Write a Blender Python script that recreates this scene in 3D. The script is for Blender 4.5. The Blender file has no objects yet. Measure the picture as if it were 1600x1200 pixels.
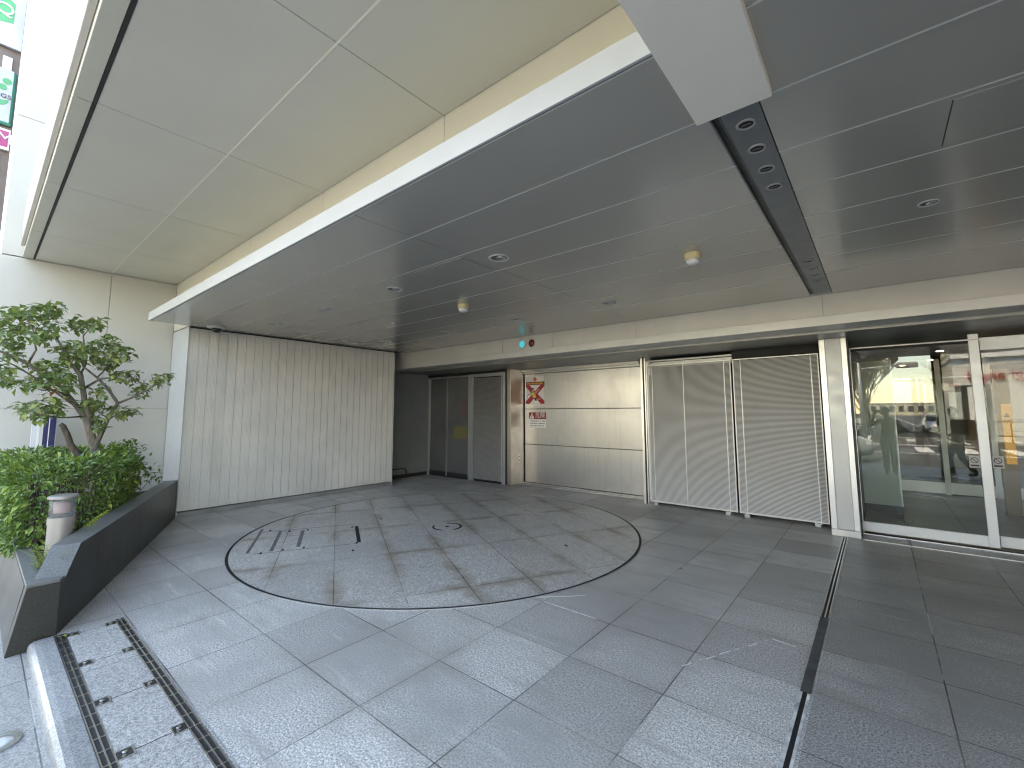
import bpy, bmesh, math, random
from mathutils import Vector, Matrix, Quaternion
random.seed(11)
R = math.radians
S = bpy.context.scene
COL = S.collection

# ------------------------------------------------------------------ nodes / materials
class NT:
    def __init__(self, name):
        self.m = bpy.data.materials.new(name); self.m.use_nodes = True
        self.t = self.m.node_tree; self.t.nodes.clear()
        self.out = self.t.nodes.new('ShaderNodeOutputMaterial')
    def put(self, sock, v):
        if isinstance(v, bpy.types.NodeSocket): self.t.links.new(v, sock)
        elif isinstance(v, (tuple, list)):
            if len(v) == 3 and sock.type == 'RGBA': v = (*v, 1)
            sock.default_value = v
        else: sock.default_value = v
    def n(self, typ, o=0, props=None, **kw):
        nd = self.t.nodes.new('ShaderNode' + typ)
        for k, v in (props or {}).items(): setattr(nd, k, v)
        for k, v in kw.items():
            key = int(k[1:]) if k[0] == 'i' and k[1:].isdigit() else k.replace('_', ' ')
            self.put(nd.inputs[key], v)
        return nd.outputs[o]
    def math(self, op, a, b=0.0, c=0.0, clamp=False):
        return self.n('Math', props={'operation': op, 'use_clamp': clamp}, i0=a, i1=b, i2=c)
    def mix(self, f, a, b, blend='MIX'):
        nd = self.t.nodes.new('ShaderNodeMix'); nd.data_type = 'RGBA'; nd.blend_type = blend
        self.put(nd.inputs[0], f); self.put(nd.inputs[6], a); self.put(nd.inputs[7], b)
        return nd.outputs[2]
    def ramp(self, f, lo, hi, a=0.0, b=1.0):
        return self.n('MapRange', i0=f, i1=lo, i2=hi, i3=a, i4=b)
    def coord(self, which='Object'):
        nd = self.t.nodes.new('ShaderNodeTexCoord'); return nd.outputs[which]
    def noise(self, vec, scale, detail=3.0, rough=0.55):
        return self.n('TexNoise', Vector=vec, Scale=scale, Detail=detail, Roughness=rough)
    def mapping(self, vec, scale=(1, 1, 1), rot=(0, 0, 0), loc=(0, 0, 0)):
        return self.n('Mapping', Vector=vec, Scale=scale, Rotation=rot, Location=loc)
    def bump(self, h, strength=0.3, dist=0.002):
        return self.n('Bump', Height=h, Strength=strength, Distance=dist)
    def pbsdf(self, **kw):
        nd = self.t.nodes.new('ShaderNodeBsdfPrincipled')
        for k, v in kw.items(): self.put(nd.inputs[k.replace('_', ' ')], v)
        return nd.outputs[0]
    def done(self, sh):
        self.t.links.new(sh, self.out.inputs['Surface']); return self.m

MATS = {}
def paint(name, col, rough=0.45, metal=0.0, var=0.06, vscale=2.5, bump=0.0, bscale=150.0, spec=0.5, dirt=0.0, rvar=0.08):
    if name in MATS: return MATS[name]
    t = NT(name); c = t.coord()
    n1 = t.noise(c, vscale, 4)
    r0, r1 = (max(0.3, rough - rvar), rough + rvar) if rough >= 0.28 else (max(0.02, rough - rvar), min(0.25, rough + rvar))
    dark = tuple(x * (1 - var * 1.6) for x in col); light = tuple(min(1, x * (1 + var)) for x in col)
    colr = t.mix(t.ramp(n1, 0.3, 0.7), dark, light)
    if dirt:
        n2 = t.noise(t.mapping(c, (3, 3, 0.7)), 2.2, 6, 0.65)
        colr = t.mix(t.math('MULTIPLY', t.ramp(n2, 0.52, 0.75), dirt), colr, tuple(x * 0.45 for x in col))
    kw = dict(Base_Color=colr, Metallic=metal, Roughness=t.ramp(t.noise(c, vscale * 3, 3), 0.3, 0.7, r0, r1), Specular_IOR_Level=spec)
    if bump: kw['Normal'] = t.bump(t.noise(c, bscale, 2), bump, 0.001)
    MATS[name] = t.done(t.pbsdf(**kw)); return MATS[name]

def emit(name, col, st):
    if name in MATS: return MATS[name]
    t = NT(name)
    MATS[name] = t.done(t.n('Emission', Color=(*col, 1), Strength=st)); return MATS[name]

def tile_stone(name, ox, px, oy, py, lo=(0.13, 0.135, 0.135), hi=(0.42, 0.43, 0.43), stain=0.5, brown=0.25, jw=0.0035, rough=0.42, light_joint=0.5, amp=0.16):
    t = NT(name); c = t.coord()
    sx = t.n('SeparateXYZ', 0, Vector=c); sy = sx.node.outputs[1]
    def cell(s, o, p):
        q = t.math('DIVIDE', t.math('SUBTRACT', s, o), p)
        f = t.math('FRACT', q); d = t.math('MULTIPLY', t.math('MINIMUM', f, t.math('SUBTRACT', 1.0, f)), p)
        return t.math('FLOOR', q), d
    ix, dx = cell(sx, ox, px); iy, dy = cell(sy, oy, py)
    d = t.math('MINIMUM', dx, dy)
    joint = t.ramp(d, jw * 0.6, jw * 1.3, 1.0, 0.0)
    idv = t.n('CombineXYZ', X=ix, Y=iy)
    rnd = t.n('TexWhiteNoise', 0, props={'noise_dimensions': '2D'}, Vector=idv)
    sp1 = t.noise(c, 88, 3, 0.8); sp2 = t.noise(c, 190, 2, 0.6)
    sp = t.math('ADD', t.math('MULTIPLY', sp1, 0.65), t.math('MULTIPLY', sp2, 0.35))
    base = t.mix(t.ramp(sp, 0.41, 0.6), lo, hi)
    base = t.mix(1.0, base, t.n('CombineColor', Red=t.ramp(rnd, 0, 1, 1 - amp, 1 + amp * .5), Green=t.ramp(rnd, 0, 1, 1 - amp, 1 + amp * .5), Blue=t.ramp(rnd, 0, 1, 1 - amp, 1 + amp * .5)), 'MULTIPLY')
    # wear: broad dark patches, drifting scuffs, brownish water marks gathering at the joints
    big = t.noise(t.mapping(c, (1, 1, 1), (0, 0, 0.5)), 0.75, 5, 0.6)
    base = t.mix(t.math('MULTIPLY', t.ramp(big, 0.47, 0.62), stain), base, tuple(x * 0.4 for x in hi))
    scuff = t.noise(t.mapping(c, (1.2, 5.5, 1), (0, 0, 0.62)), 1.6, 6, 0.62)
    base = t.mix(t.math('MULTIPLY', t.ramp(scuff, 0.53, 0.69), stain * 0.8), base, tuple(x * 0.38 for x in hi))
    sc2 = t.noise(t.mapping(c, (1.0, 7, 1), (0, 0, 0.4), (3, 5, 0)), 1.3, 6, 0.6)
    base = t.mix(t.math('MULTIPLY', t.ramp(sc2, 0.6, 0.74), 0.25), base, tuple(min(1, x * 1.15) for x in hi))
    near = t.ramp(t.math('ADD', d, t.math('MULTIPLY', t.noise(c, 7, 4), 0.22)), 0.08, 0.22, 1.0, 0.0)
    wm = t.math('MULTIPLY', near, t.ramp(t.noise(c, 1.1, 3), 0.42, 0.56))
    base = t.mix(t.math('MULTIPLY', wm, brown), base, (0.25, 0.2, 0.145))
    jcol = t.mix(t.math('MULTIPLY', t.ramp(t.noise(c, 1.7, 3), 0.54, 0.6), light_joint), (0.045, 0.045, 0.045), (0.6, 0.62, 0.62))
    jvis = t.ramp(t.noise(t.mapping(c, loc=(7, 2, 0)), 1.3, 4), 0.38, 0.62, 0.3, 1.0)
    base = t.mix(t.math('MULTIPLY', joint, jvis), base, jcol)
    nrm = t.bump(t.math('SUBTRACT', t.math('MULTIPLY', sp2, 0.25), joint), 0.35, 0.003)
    rg = t.math('ADD', t.ramp(big, 0.3, 0.7, rough - 0.06, rough + 0.1), t.math('MULTIPLY', joint, 0.3))
    return t.done(t.pbsdf(Base_Color=base, Roughness=rg, Normal=nrm, Specular_IOR_Level=0.5))

def steel(name, col=(0.62, 0.6, 0.56), rough=0.33, stain=0.35, streak=0.0):
    t = NT(name); c = t.coord()
    big = t.noise(c, 1.6, 5, 0.65)
    b = t.mix(t.math('MULTIPLY', t.ramp(big, 0.45, 0.72), stain), col, tuple(x * 0.5 for x in col))
    if streak:
        st = t.noise(t.mapping(c, (14, 14, 0.5)), 1.5, 4)
        b = t.mix(t.math('MULTIPLY', t.ramp(st, 0.58, 0.72), streak), b, tuple(x * 0.55 for x in col))
    rg = t.ramp(big, 0.3, 0.7, max(0.3, rough - 0.04), rough + 0.1)
    return t.done(t.pbsdf(Base_Color=b, Metallic=1.0, Roughness=rg))

def glass(name, tint=(0.9, 0.925, 0.905), ior=1.5, rough=0.0):
    t = NT(name)
    g = t.t.nodes.new('ShaderNodeNewGeometry')
    i = t.ramp(g.outputs['Backfacing'], 0, 1, ior, 1 / ior)
    fr = t.n('Fresnel', IOR=i)
    tr = t.n('BsdfTransparent', Color=(*tint, 1)); gl = t.n('BsdfGlossy', Roughness=rough, Color=(0.95, 0.97, 0.97, 1))
    return t.done(t.n('MixShader', 0, i0=fr, i1=tr, i2=gl))

def leafmat(name, a, b, c3, rough=0.45, trans=0.28):
    t = NT(name)
    g = t.t.nodes.new('ShaderNodeNewGeometry'); r = g.outputs['Random Per Island']
    col = t.mix(t.ramp(r, 0, 0.75), a, b); col = t.mix(t.ramp(r, 0.8, 1.0), col, c3)
    p = t.pbsdf(Base_Color=col, Roughness=rough, Specular_IOR_Level=0.45)
    tl = t.n('BsdfTranslucent', Color=t.mix(0.5, col, (0.25, 0.4, 0.05)))
    return t.done(t.n('MixShader', 0, i0=trans, i1=p, i2=tl))

def bark(name, col):
    t = NT(name); c = t.coord()
    n = t.noise(t.mapping(c, (14, 14, 4)), 3, 5, 0.65)
    return t.done(t.pbsdf(Base_Color=t.mix(t.ramp(n, 0.35, 0.65), tuple(x * 0.5 for x in col), col), Roughness=0.8, Normal=t.bump(n, 0.5, 0.01)))

# ------------------------------------------------------------------ geometry
class MB:
    def __init__(self): self.v = []; self.f = []; self.mi = []
    def add(self, vs, fs, m=0):
        o = len(self.v); self.v += [tuple(p) for p in vs]
        for f in fs: self.f.append(tuple(i + o for i in f)); self.mi.append(m)
        return self
    def box(self, x0, x1, y0, y1, z0, z1, m=0):
        vs = [(x, y, z) for z in (z0, z1) for y in (y0, y1) for x in (x0, x1)]
        return self.add(vs, [(0, 2, 3, 1), (4, 5, 7, 6), (0, 1, 5, 4), (2, 6, 7, 3), (0, 4, 6, 2), (1, 3, 7, 5)], m)
    def poly(self, pts, d, m=0):
        """closed polygon extruded by vector d"""
        n = len(pts); d = Vector(d); a = [Vector(p) for p in pts]; b = [p + d for p in a]
        nr = Vector((0, 0, 0))
        for i in range(n): nr += a[i].cross(a[(i + 1) % n])
        fs = [tuple(range(n)), tuple(range(2 * n - 1, n - 1, -1))] + [(i, i + n, (i + 1) % n + n, (i + 1) % n) for i in range(n)]
        if nr.dot(d) > 0: fs = [tuple(reversed(f)) for f in fs]
        return self.add(a + b, fs, m)
    def ring(self, c, r0, r1, z0, z1, n=96, m=0, axis='z', a0=0, a1=2 * math.pi):
        vs = []; full = abs(a1 - a0 - 2 * math.pi) < 1e-6
        for i in range(n if full else n + 1):
            a = a0 + (a1 - a0) * i / n; ca, sa = math.cos(a), math.sin(a)
            for r, z in ((r0, z0), (r1, z0), (r1, z1), (r0, z1)):
                p = {'z': (c[0] + r * ca, c[1] + r * sa, c[2] + z), 'y': (c[0] + r * ca, c[1] + z, c[2] + r * sa), 'x': (c[0] + z, c[1] + r * ca, c[2] + r * sa)}[axis]
                vs.append(p)
        fs = []
        k = n
        for i in range(k):
            j = (i + 1) % n if full else i + 1
            for q in range(4):
                fs.append((i * 4 + q, j * 4 + q, j * 4 + (q + 1) % 4, i * 4 + (q + 1) % 4))
        return self.add(vs, fs, m)
    def lathe(self, prof, c, n=32, m=0, axis=(0, 0, 1)):
        q = Vector((0, 0, 1)).rotation_difference(Vector(axis)); c = Vector(c); vs = []; fs = []
        for r, z in prof:
            for i in range(n):
                a = 2 * math.pi * i / n; vs.append(c + q @ Vector((r * math.cos(a), r * math.sin(a), z)))
        for k in range(len(prof) - 1):
            for i in range(n):
                j = (i + 1) % n; fs.append((k * n + i, k * n + j, (k + 1) * n + j, (k + 1) * n + i))
        if prof[0][0] > 1e-5: fs.append(tuple(range(n - 1, -1, -1)))
        if prof[-1][0] > 1e-5: fs.append(tuple((len(prof) - 1) * n + i for i in range(n)))
        return self.add(vs, fs, m)
    def tube(self, pts, rad, n=8, m=0, cap=True):
        pts = [Vector(p) for p in pts]; rs = rad if isinstance(rad, (list, tuple)) else [rad] * len(pts)
        vs = []; fs = []; up = Vector((0.13, 0.31, 0.94))
        prev = None
        for i, p in enumerate(pts):
            d = (pts[min(i + 1, len(pts) - 1)] - pts[max(i - 1, 0)]).normalized()
            if prev is None:
                u = d.orthogonal().normalized()
            else:
                u = (prev - d * prev.dot(d)); u = u.normalized() if u.length > 1e-6 else d.orthogonal().normalized()
            prev = u; w = d.cross(u)
            for k in range(n):
                a = 2 * math.pi * k / n; vs.append(p + (u * math.cos(a) + w * math.sin(a)) * rs[i])
        for i in range(len(pts) - 1):
            for k in range(n):
                j = (k + 1) % n; fs.append((i * n + k, i * n + j, (i + 1) * n + j, (i + 1) * n + k))
        if cap: fs.append(tuple(range(n - 1, -1, -1))); fs.append(tuple((len(pts) - 1) * n + k for k in range(n)))
        return self.add(vs, fs, m)
    def build(self, name, mats, parent=None, smooth=False, bevel=0.0, origin=None):
        org = Vector(origin) if origin is not None else (wloc(parent) if parent else Vector((0, 0, 0)))
        me = bpy.data.meshes.new(name)
        me.from_pydata([tuple(Vector(p) - org) for p in self.v], [], self.f)
        mats = mats if isinstance(mats, (list, tuple)) else [mats]
        for m in mats: me.materials.append(m)
        if len(mats) > 1: me.polygons.foreach_set('material_index', self.mi)
        if smooth: me.polygons.foreach_set('use_smooth', [True] * len(me.polygons))
        me.validate(); me.update()
        o = bpy.data.objects.new(name, me); COL.objects.link(o)
        if parent: o.parent = parent; o.location = org - wloc(parent)
        else: o.location = org
        if bevel:
            b = o.modifiers.new('edge', 'BEVEL'); b.width = bevel; b.segments = 2; b.limit_method = 'ANGLE'
        return o

def wloc(o):
    v = Vector((0, 0, 0))
    while o: v += Vector(o.location); o = o.parent
    return v
def tag(o, label=None, cat=None, group=None, kind=None):
    if label: o['label'] = label
    if cat: o['category'] = cat
    if group: o['group'] = group
    if kind: o['kind'] = kind
    return o
def thing(name, label, cat, loc=(0, 0, 0), group=None):
    o = bpy.data.objects.new(name, None); COL.objects.link(o); o.location = loc
    o.empty_display_size = 0.1
    return tag(o, label, cat, group)
def dup(root, loc, label, rz=None):
    def cp(o, par):
        c = o.copy(); COL.objects.link(c)
        if par: c.parent = par
        for ch in o.children: cp(ch, c)
        return c
    kids = list(root.children)
    r = root.copy(); COL.objects.link(r); r.location = loc
    if rz is not None: r.rotation_euler = (0, 0, rz)
    r['label'] = label
    for ch in kids: cp(ch, r)
    return r
def textmesh(body, size, mat, name, parent, loc, rot=(math.pi / 2, 0, 0), extrude=0.001, sx=1.0, align='CENTER'):
    cu = bpy.data.curves.new('t', 'FONT'); cu.body = body; cu.size = size; cu.extrude = extrude; cu.align_x = align; cu.align_y = 'CENTER'
    to = bpy.data.objects.new('t', cu); COL.objects.link(to)
    dg = bpy.context.evaluated_depsgraph_get()
    me = bpy.data.meshes.new_from_object(to.evaluated_get(dg)); bpy.data.objects.remove(to); bpy.data.curves.remove(cu)
    me.materials.clear(); me.materials.append(mat); me.name = name
    o = bpy.data.objects.new(name, me); COL.objects.link(o)
    o.rotation_euler = rot; o.scale = (sx, 1, 1)
    if parent: o.parent = parent; o.location = Vector(loc) - wloc(parent)
    else: o.location = loc
    return o

# ------------------------------------------------------------------ palette
cream = paint('cream_cladding', (0.475, 0.475, 0.445), 0.5, var=0.03, vscale=1.2, bump=0.05, bscale=300)
cream2 = paint('cream_soffit', (0.6, 0.59, 0.52), 0.36, var=0.03, vscale=0.8)
creamgap = paint('cladding_joint', (0.33, 0.33, 0.30), 0.7)
white = paint('white_paint', (0.5, 0.52, 0.53), 0.35, var=0.02)
offwhite = paint('offwhite_paint', (0.85, 0.8, 0.7), 0.4, var=0.03)
alu = paint('aluminium', (0.66, 0.67, 0.68), 0.32, metal=0.7, var=0.03)
alugrey = paint('grey_aluminium', (0.45, 0.46, 0.47), 0.4, metal=0.6, var=0.04)
trimgrey = paint('trim_grey', (0.55, 0.56, 0.56), 0.35, metal=0.3, var=0.04)
black = paint('black_gap', (0.012, 0.012, 0.012), 0.7)
darkm = paint('dark_metal', (0.05, 0.052, 0.055), 0.4, metal=0.5)
nichegrey = paint('niche_grey', (0.22, 0.245, 0.26), 0.55, var=0.05, dirt=0.3)
def ceil_mat():
    t = NT('grey_ceiling_panel'); c = t.coord()
    n = t.noise(c, 0.9, 3)
    col = t.mix(t.ramp(n, 0.3, 0.7), (0.5, 0.48, 0.44), (0.535, 0.515, 0.475))
    return t.done(t.pbsdf(Base_Color=col, Metallic=0.45, Roughness=t.ramp(t.noise(c, 2.2, 3), 0.3, 0.7, 0.2, 0.25), Specular_IOR_Level=0.6))
ceilm = ceil_mat()
revealm = paint('joint_reveal', (0.62, 0.62, 0.59), 0.4, metal=0.2, var=0.03)
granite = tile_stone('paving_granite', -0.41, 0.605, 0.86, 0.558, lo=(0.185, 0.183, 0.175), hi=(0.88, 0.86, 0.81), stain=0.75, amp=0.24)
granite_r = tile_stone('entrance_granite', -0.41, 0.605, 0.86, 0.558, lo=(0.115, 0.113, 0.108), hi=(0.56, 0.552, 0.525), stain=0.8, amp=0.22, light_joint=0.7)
granite_d = tile_stone('turntable_granite', 0.3, 1.21, 0.29, 0.565, stain=0.4, brown=0.95, light_joint=0.25, lo=(0.205, 0.2, 0.188), hi=(0.84, 0.825, 0.775))
granite_s = tile_stone('sidewalk_granite', 0.1, 0.6, -0.28, 0.6, stain=0.3, brown=0.05, lo=(0.2, 0.2, 0.19), hi=(0.52, 0.515, 0.49))
granite_k = tile_stone('kerb_granite', 0.05, 0.62, -5, 20, stain=0.15, brown=0, lo=(0.17, 0.175, 0.175), hi=(0.43, 0.435, 0.425), light_joint=0)
granite_p = tile_stone('cover_granite', -4.455, 0.57, -5, 20, stain=0.12, brown=0.05, lo=(0.185, 0.183, 0.175), hi=(0.66, 0.65, 0.62), light_joint=0, amp=0.1)
polished = tile_stone('dark_polished_granite', -3.9, 1.9, -9, 30, lo=(0.013, 0.013, 0.011), hi=(0.036, 0.036, 0.032), stain=0.2, brown=0.0, rough=0.38, light_joint=0)
honed = tile_stone('honed_granite_coping', -3.9, 1.9, -9, 30, lo=(0.09, 0.095, 0.09), hi=(0.2, 0.21, 0.2), stain=0.3, brown=0.1, rough=0.5, light_joint=0)
lobbyfloor = tile_stone('lobby_granite', 0.19, 0.605, 0.86, 0.558, lo=(0.06, 0.06, 0.058), hi=(0.17, 0.168, 0.16), rough=0.3, stain=0.2, brown=0)
ssteel = steel('brushed_steel', (0.56, 0.555, 0.55), 0.27, 0.3, 0.35)
ssteel_b = steel('bright_steel', (0.72, 0.72, 0.7), 0.25, 0.1)
ssjamb = steel('stained_steel_jamb', (0.6, 0.55, 0.48), 0.3, 0.5)
asphalt = paint('asphalt', (0.06, 0.06, 0.062), 0.85, var=0.25, vscale=0.6, bump=0.4, bscale=60)
roadwhite = paint('road_marking', (0.75, 0.75, 0.73), 0.7, var=0.1, vscale=4)
pane = glass('door_glass')
red = paint('sign_red', (0.42, 0.018, 0.045), 0.4, var=0.02); maroon = paint('sign_maroon', (0.27, 0.02, 0.035), 0.4, var=0.02)
signwhite = paint('sign_white', (0.8, 0.8, 0.8), 0.35, var=0.02); yellow = paint('sign_yellow', (0.75, 0.55, 0.08), 0.4, var=0.02)
ink = paint('sign_ink', (0.03, 0.03, 0.04), 0.5, var=0.02); navy = paint('navy', (0.012, 0.02, 0.11), 0.3, var=0.05)
green = paint('sign_green', (0.05, 0.33, 0.15), 0.4, var=0.02); teal = paint('sign_teal', (0.02, 0.2, 0.15), 0.4, var=0.02)
bluep = paint('sign_blue', (0.06, 0.35, 0.7), 0.4, var=0.02); magenta = paint('sign_magenta', (0.42, 0.05, 0.2), 0.4, var=0.02)
orange = paint('sign_orange', (0.62, 0.2, 0.06), 0.4, var=0.02); skin = paint('skin', (0.5, 0.32, 0.23), 0.5, var=0.04)

CZ = 2.887    # canopy ceiling height
SZ = 3.703    # upper soffit height
# ------------------------------------------------------------------ ground
tag(MB().box(-220, 220, -420, 60, -0.4, -0.12).build('road', asphalt), kind='structure')
tag(MB().box(-90, 60, -2.9, 0.345, -0.119, -0.06).build('sidewalk', granite_s), kind='structure')
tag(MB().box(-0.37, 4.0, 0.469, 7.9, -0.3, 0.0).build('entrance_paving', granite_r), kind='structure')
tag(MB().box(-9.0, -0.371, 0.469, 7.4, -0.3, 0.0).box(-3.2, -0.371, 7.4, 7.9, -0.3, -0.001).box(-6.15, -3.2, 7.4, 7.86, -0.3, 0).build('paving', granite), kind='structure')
tag(MB().box(-0.24, 4.0, 7.9, 15, -0.3, 0.0).build('lobby_floor', lobbyfloor), kind='structure')
m = MB()
for x0 in (1.2, 2.6, 4.0, 5.4): m.box(x0, x0 + 0.5, -13.5, -10.2, -0.12, -0.112)
for k in range(14): m.box(3.4, 3.55, -22 - k * 9, -17 - k * 9, -0.12, -0.112)
m.box(-60, 60, -3.55, -3.4, -0.12, -0.112).box(-60, 60, -9.3, -9.15, -0.12, -0.112).box(-0.6, -0.45, -120, -15, -0.12, -0.112).box(-0.5, 3.4, -15.2, -14.8, -0.12, -0.112)
tag(m.build('road_marking', roadwhite), kind='structure')
kb = thing('kerb', 'long grey granite kerb with rounded edge beside the drain cover', 'kerb', (-4.55, 0.42, -0.12))
prof = [(0.345, -0.12), (0.345, -0.03), (0.352, -0.008), (0.372, 0.006), (0.40, 0.009), (0.468, 0.008), (0.468, -0.12)]
MB().poly([(-4.53, y, z) for y, z in prof], (8.5, 0, 0)).build('kerb_stone', granite_k, kb, bevel=0.004)

# ------------------------------------------------------------------ turntable
TC = (-4.62, 4.21, 0)
tt = thing('turntable', 'large round stone paved vehicle turntable set flush in the floor', 'turntable', TC)
tt.rotation_euler = (0, 0, R(151))
def tl(x, y): return (x + TC[0], y + TC[1])
MB().lathe([(2.545, 0.0), (2.545, 0.0025), (2.503, 0.0025)], TC, 160).build('rim_gap', black, tt)
MB().ring(TC, 2.54, 2.546, 0.0, 0.006, 160).ring(TC, 2.5065, 2.511, 0.0, 0.0058, 160).build('rim_ring', alugrey, tt)
MB().lathe([(2.506, 0.0), (2.506, 0.0055), (0.0, 0.0055)], TC, 160).build('stone_deck', granite_d, tt)
MB().ring(TC, 0.176, 0.2, 0.0056, 0.0085, 64, a0=0.9, a1=2.5).ring(TC, 0.172, 0.2, 0.0056, 0.0085, 64, a0=3.4, a1=6.1).ring(TC, 0, 0.028, 0.0056, 0.0085, 20).build('hub_ring', black, tt)
m = MB()
# local frame of the deck: +x runs along the 151 degree direction
def dloc(wx, wy):
    a = R(-151); dx, dy = wx - TC[0], wy - TC[1]
    return (dx * math.cos(a) - dy * math.sin(a), dx * math.sin(a) + dy * math.cos(a))
for (ax, ay, bx, by, w) in ((-5.467, 2.057, -6.44, 2.541, 0.016), (-5.34, 2.247, -6.15, 2.66, 0.02), (-5.278, 2.511, -5.957, 2.87, 0.022), (-4.895, 3.05, -5.595, 3.439, 0.022)):
    a = dloc(ax, ay); b = dloc(bx, by); x0, x1 = sorted((a[0], b[0])); yy = (a[1] + b[1]) / 2
    MB().box(TC[0] + x0, TC[0] + x1, TC[1] + yy - w, TC[1] + yy + w, 0.0056, 0.0075).build('drain_slot', black if ax > -5 else paint('slot_grey', (0.16, 0.16, 0.155), 0.6), tt)
for wx, wy in ((-5.36, 2.13), (-5.3, 2.34), (-5.2, 2.53), (-6.28, 2.6), (-6.05, 2.75), (-5.93, 2.93), (-4.9, 3.02), (-5.6, 3.38), (-4.66, 2.83), (-5.7, 3.9), (-2.9, 4.5)):
    a = dloc(wx, wy); MB().box(TC[0] + a[0] - 0.03, TC[0] + a[0] + 0.03, TC[1] + a[1] - 0.012, TC[1] + a[1] + 0.012, 0.0056, 0.0078).build('lifting_hole', black, tt)
for (wx0, wy0, wx1, wy1) in ((-5.4, 2.06, -4.86, 3.02), (-6.42, 2.56, -5.58, 3.42)):
    a = dloc(wx0, wy0); b = dloc(wx1, wy1); xx = (a[0] + b[0]) / 2; y0, y1 = sorted((a[1], b[1]))
    MB().box(TC[0] + xx - 0.003, TC[0] + xx + 0.003, TC[1] + y0, TC[1] + y1, 0.0056, 0.0072).build('cover_joint', darkm, tt)
for ch in tt.children: pass

# ------------------------------------------------------------------ linear gutter beside the column
gt = thing('slot_drain', 'narrow dark slot drain running across the floor to the column foot', 'drain', (-0.41, 4.5, 0))
MB().box(-0.428, -0.391, 3.0, 6.97, 0.0, 0.004).box(-0.42, -0.4, 0.9, 3.0, 0.0, 0.004).build('channel', black, gt)
MB().box(-0.437, -0.431, 4.2, 6.97, 0, 0.007).box(-0.389, -0.383, 4.2, 6.97, 0, 0.007).box(-0.413, -0.404, 4.2, 6.97, 0.0041, 0.0062).build('rail', ssteel_b, gt)
MB().box(-0.434, -0.384, 3.05, 4.19, 0.0, 0.0065).build('plain_cover', paint('dirty_cover', (0.07, 0.073, 0.072), 0.6, var=0.3, vscale=6), gt)
MB().box(-0.436, -0.421, 0.9, 3.04, 0, 0.005).box(-0.399, -0.386, 0.9, 3.04, 0, 0.005).build('worn_edge', paint('worn_edge', (0.6, 0.6, 0.58), 0.6, var=0.35, vscale=9), gt)
th = thing('door_track', 'pair of thin steel floor tracks in front of the sliding doors', 'track', (1.0, 7.2, 0))
MB().box(-0.235, 3.9, 7.335, 7.347, 0, 0.008).box(-0.235, 3.9, 6.998, 7.008, 0, 0.006).build('rail', ssteel_b, th)
MB().box(-0.235, 3.9, 7.348, 7.44, 0.0, 0.005).build('track_gap', black, th)
MB().box(0.172, 0.186, 7.01, 7.33, 0, 0.005).box(0.198, 0.206, 7.01, 7.33, 0, 0.005).build('cross_joint', darkm, th)

# ------------------------------------------------------------------ drain cover at the front left
dc = thing('drain_cover', 'row of stone filled drain covers between two steel slot gratings', 'drain cover', (-3.3, 0.67, 0))
def slot(y0, y1, rods, name):
    MB().box(-4.53, 0.0, y0, y1, 0.0, 0.0035).build(name + '_gap', black, dc)
    m = MB()
    for k in range(rods + 1):
        y = y0 + (y1 - y0) * k / rods; m.box(-4.53, 0.0, y - 0.003, y + 0.003, 0, 0.0075)
    x = -4.5
    while x < 0: m.box(x, x + 0.006, y0, y1, 0, 0.0065); x += 0.127
    m.build('grating', ssteel_b, dc)
slot(0.472, 0.522, 2, 'left'); slot(0.79, 0.84, 2, 'right')
for k in range(8):
    MB().box(-4.452 + 0.57 * k, -4.452 + 0.57 * k + 0.562, 0.525, 0.787, 0, 0.006).build('stone_infill', granite_p, dc, bevel=0.0015)
    MB().box(-4.452 + 0.57 * k - 0.008, -4.452 + 0.57 * k, 0.575, 0.742, 0, 0.0045).build('infill_joint', darkm, dc)
for k in range(7):
    xc = -4.456 + 0.57 * k
    for y0, y1 in ((0.526, 0.585), (0.73, 0.786)):
        c = MB()
        c.box(xc - 0.034, xc + 0.034, y0, y1, 0.0062, 0.0078, 1)
        c.box(xc - 0.037, xc - 0.032, y0, y1, 0.0062, 0.0105).box(xc + 0.032, xc + 0.037, y0, y1, 0.0062, 0.0105)
        e = y1 if y0 < 0.6 else y0
        c.box(xc - 0.037, xc + 0.037, e - 0.003, e + 0.003, 0.0062, 0.0106)
        c.lathe([(0.011, 0), (0.011, 0.003), (0.006, 0.0045), (0, 0.005)], (xc - 0.012, (y0 + y1) / 2, 0.0078), 12)
        c.lathe([(0.008, 0), (0.008, 0.003), (0, 0.004)], (xc + 0.016, (y0 + y1) / 2 - 0.008, 0.0078), 12)
        c.build('clamp', [ssteel_b, darkm], dc)
ug = thing('uplight', 'round flush ground light with steel ring in the sidewalk', 'light', (-3.42, 0.19, -0.06))
MB().ring((-3.42, 0.19, -0.06), 0.062, 0.085, 0, 0.012, 40).build('ring', ssteel_b, ug, smooth=False)
MB().lathe([(0.062, 0), (0.062, 0.004), (0.03, 0.008), (0, 0.009)], (-3.42, 0.19, -0.06), 32).build('lens', paint('frosted_lens', (0.7, 0.72, 0.7), 0.2), ug, smooth=True)

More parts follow.
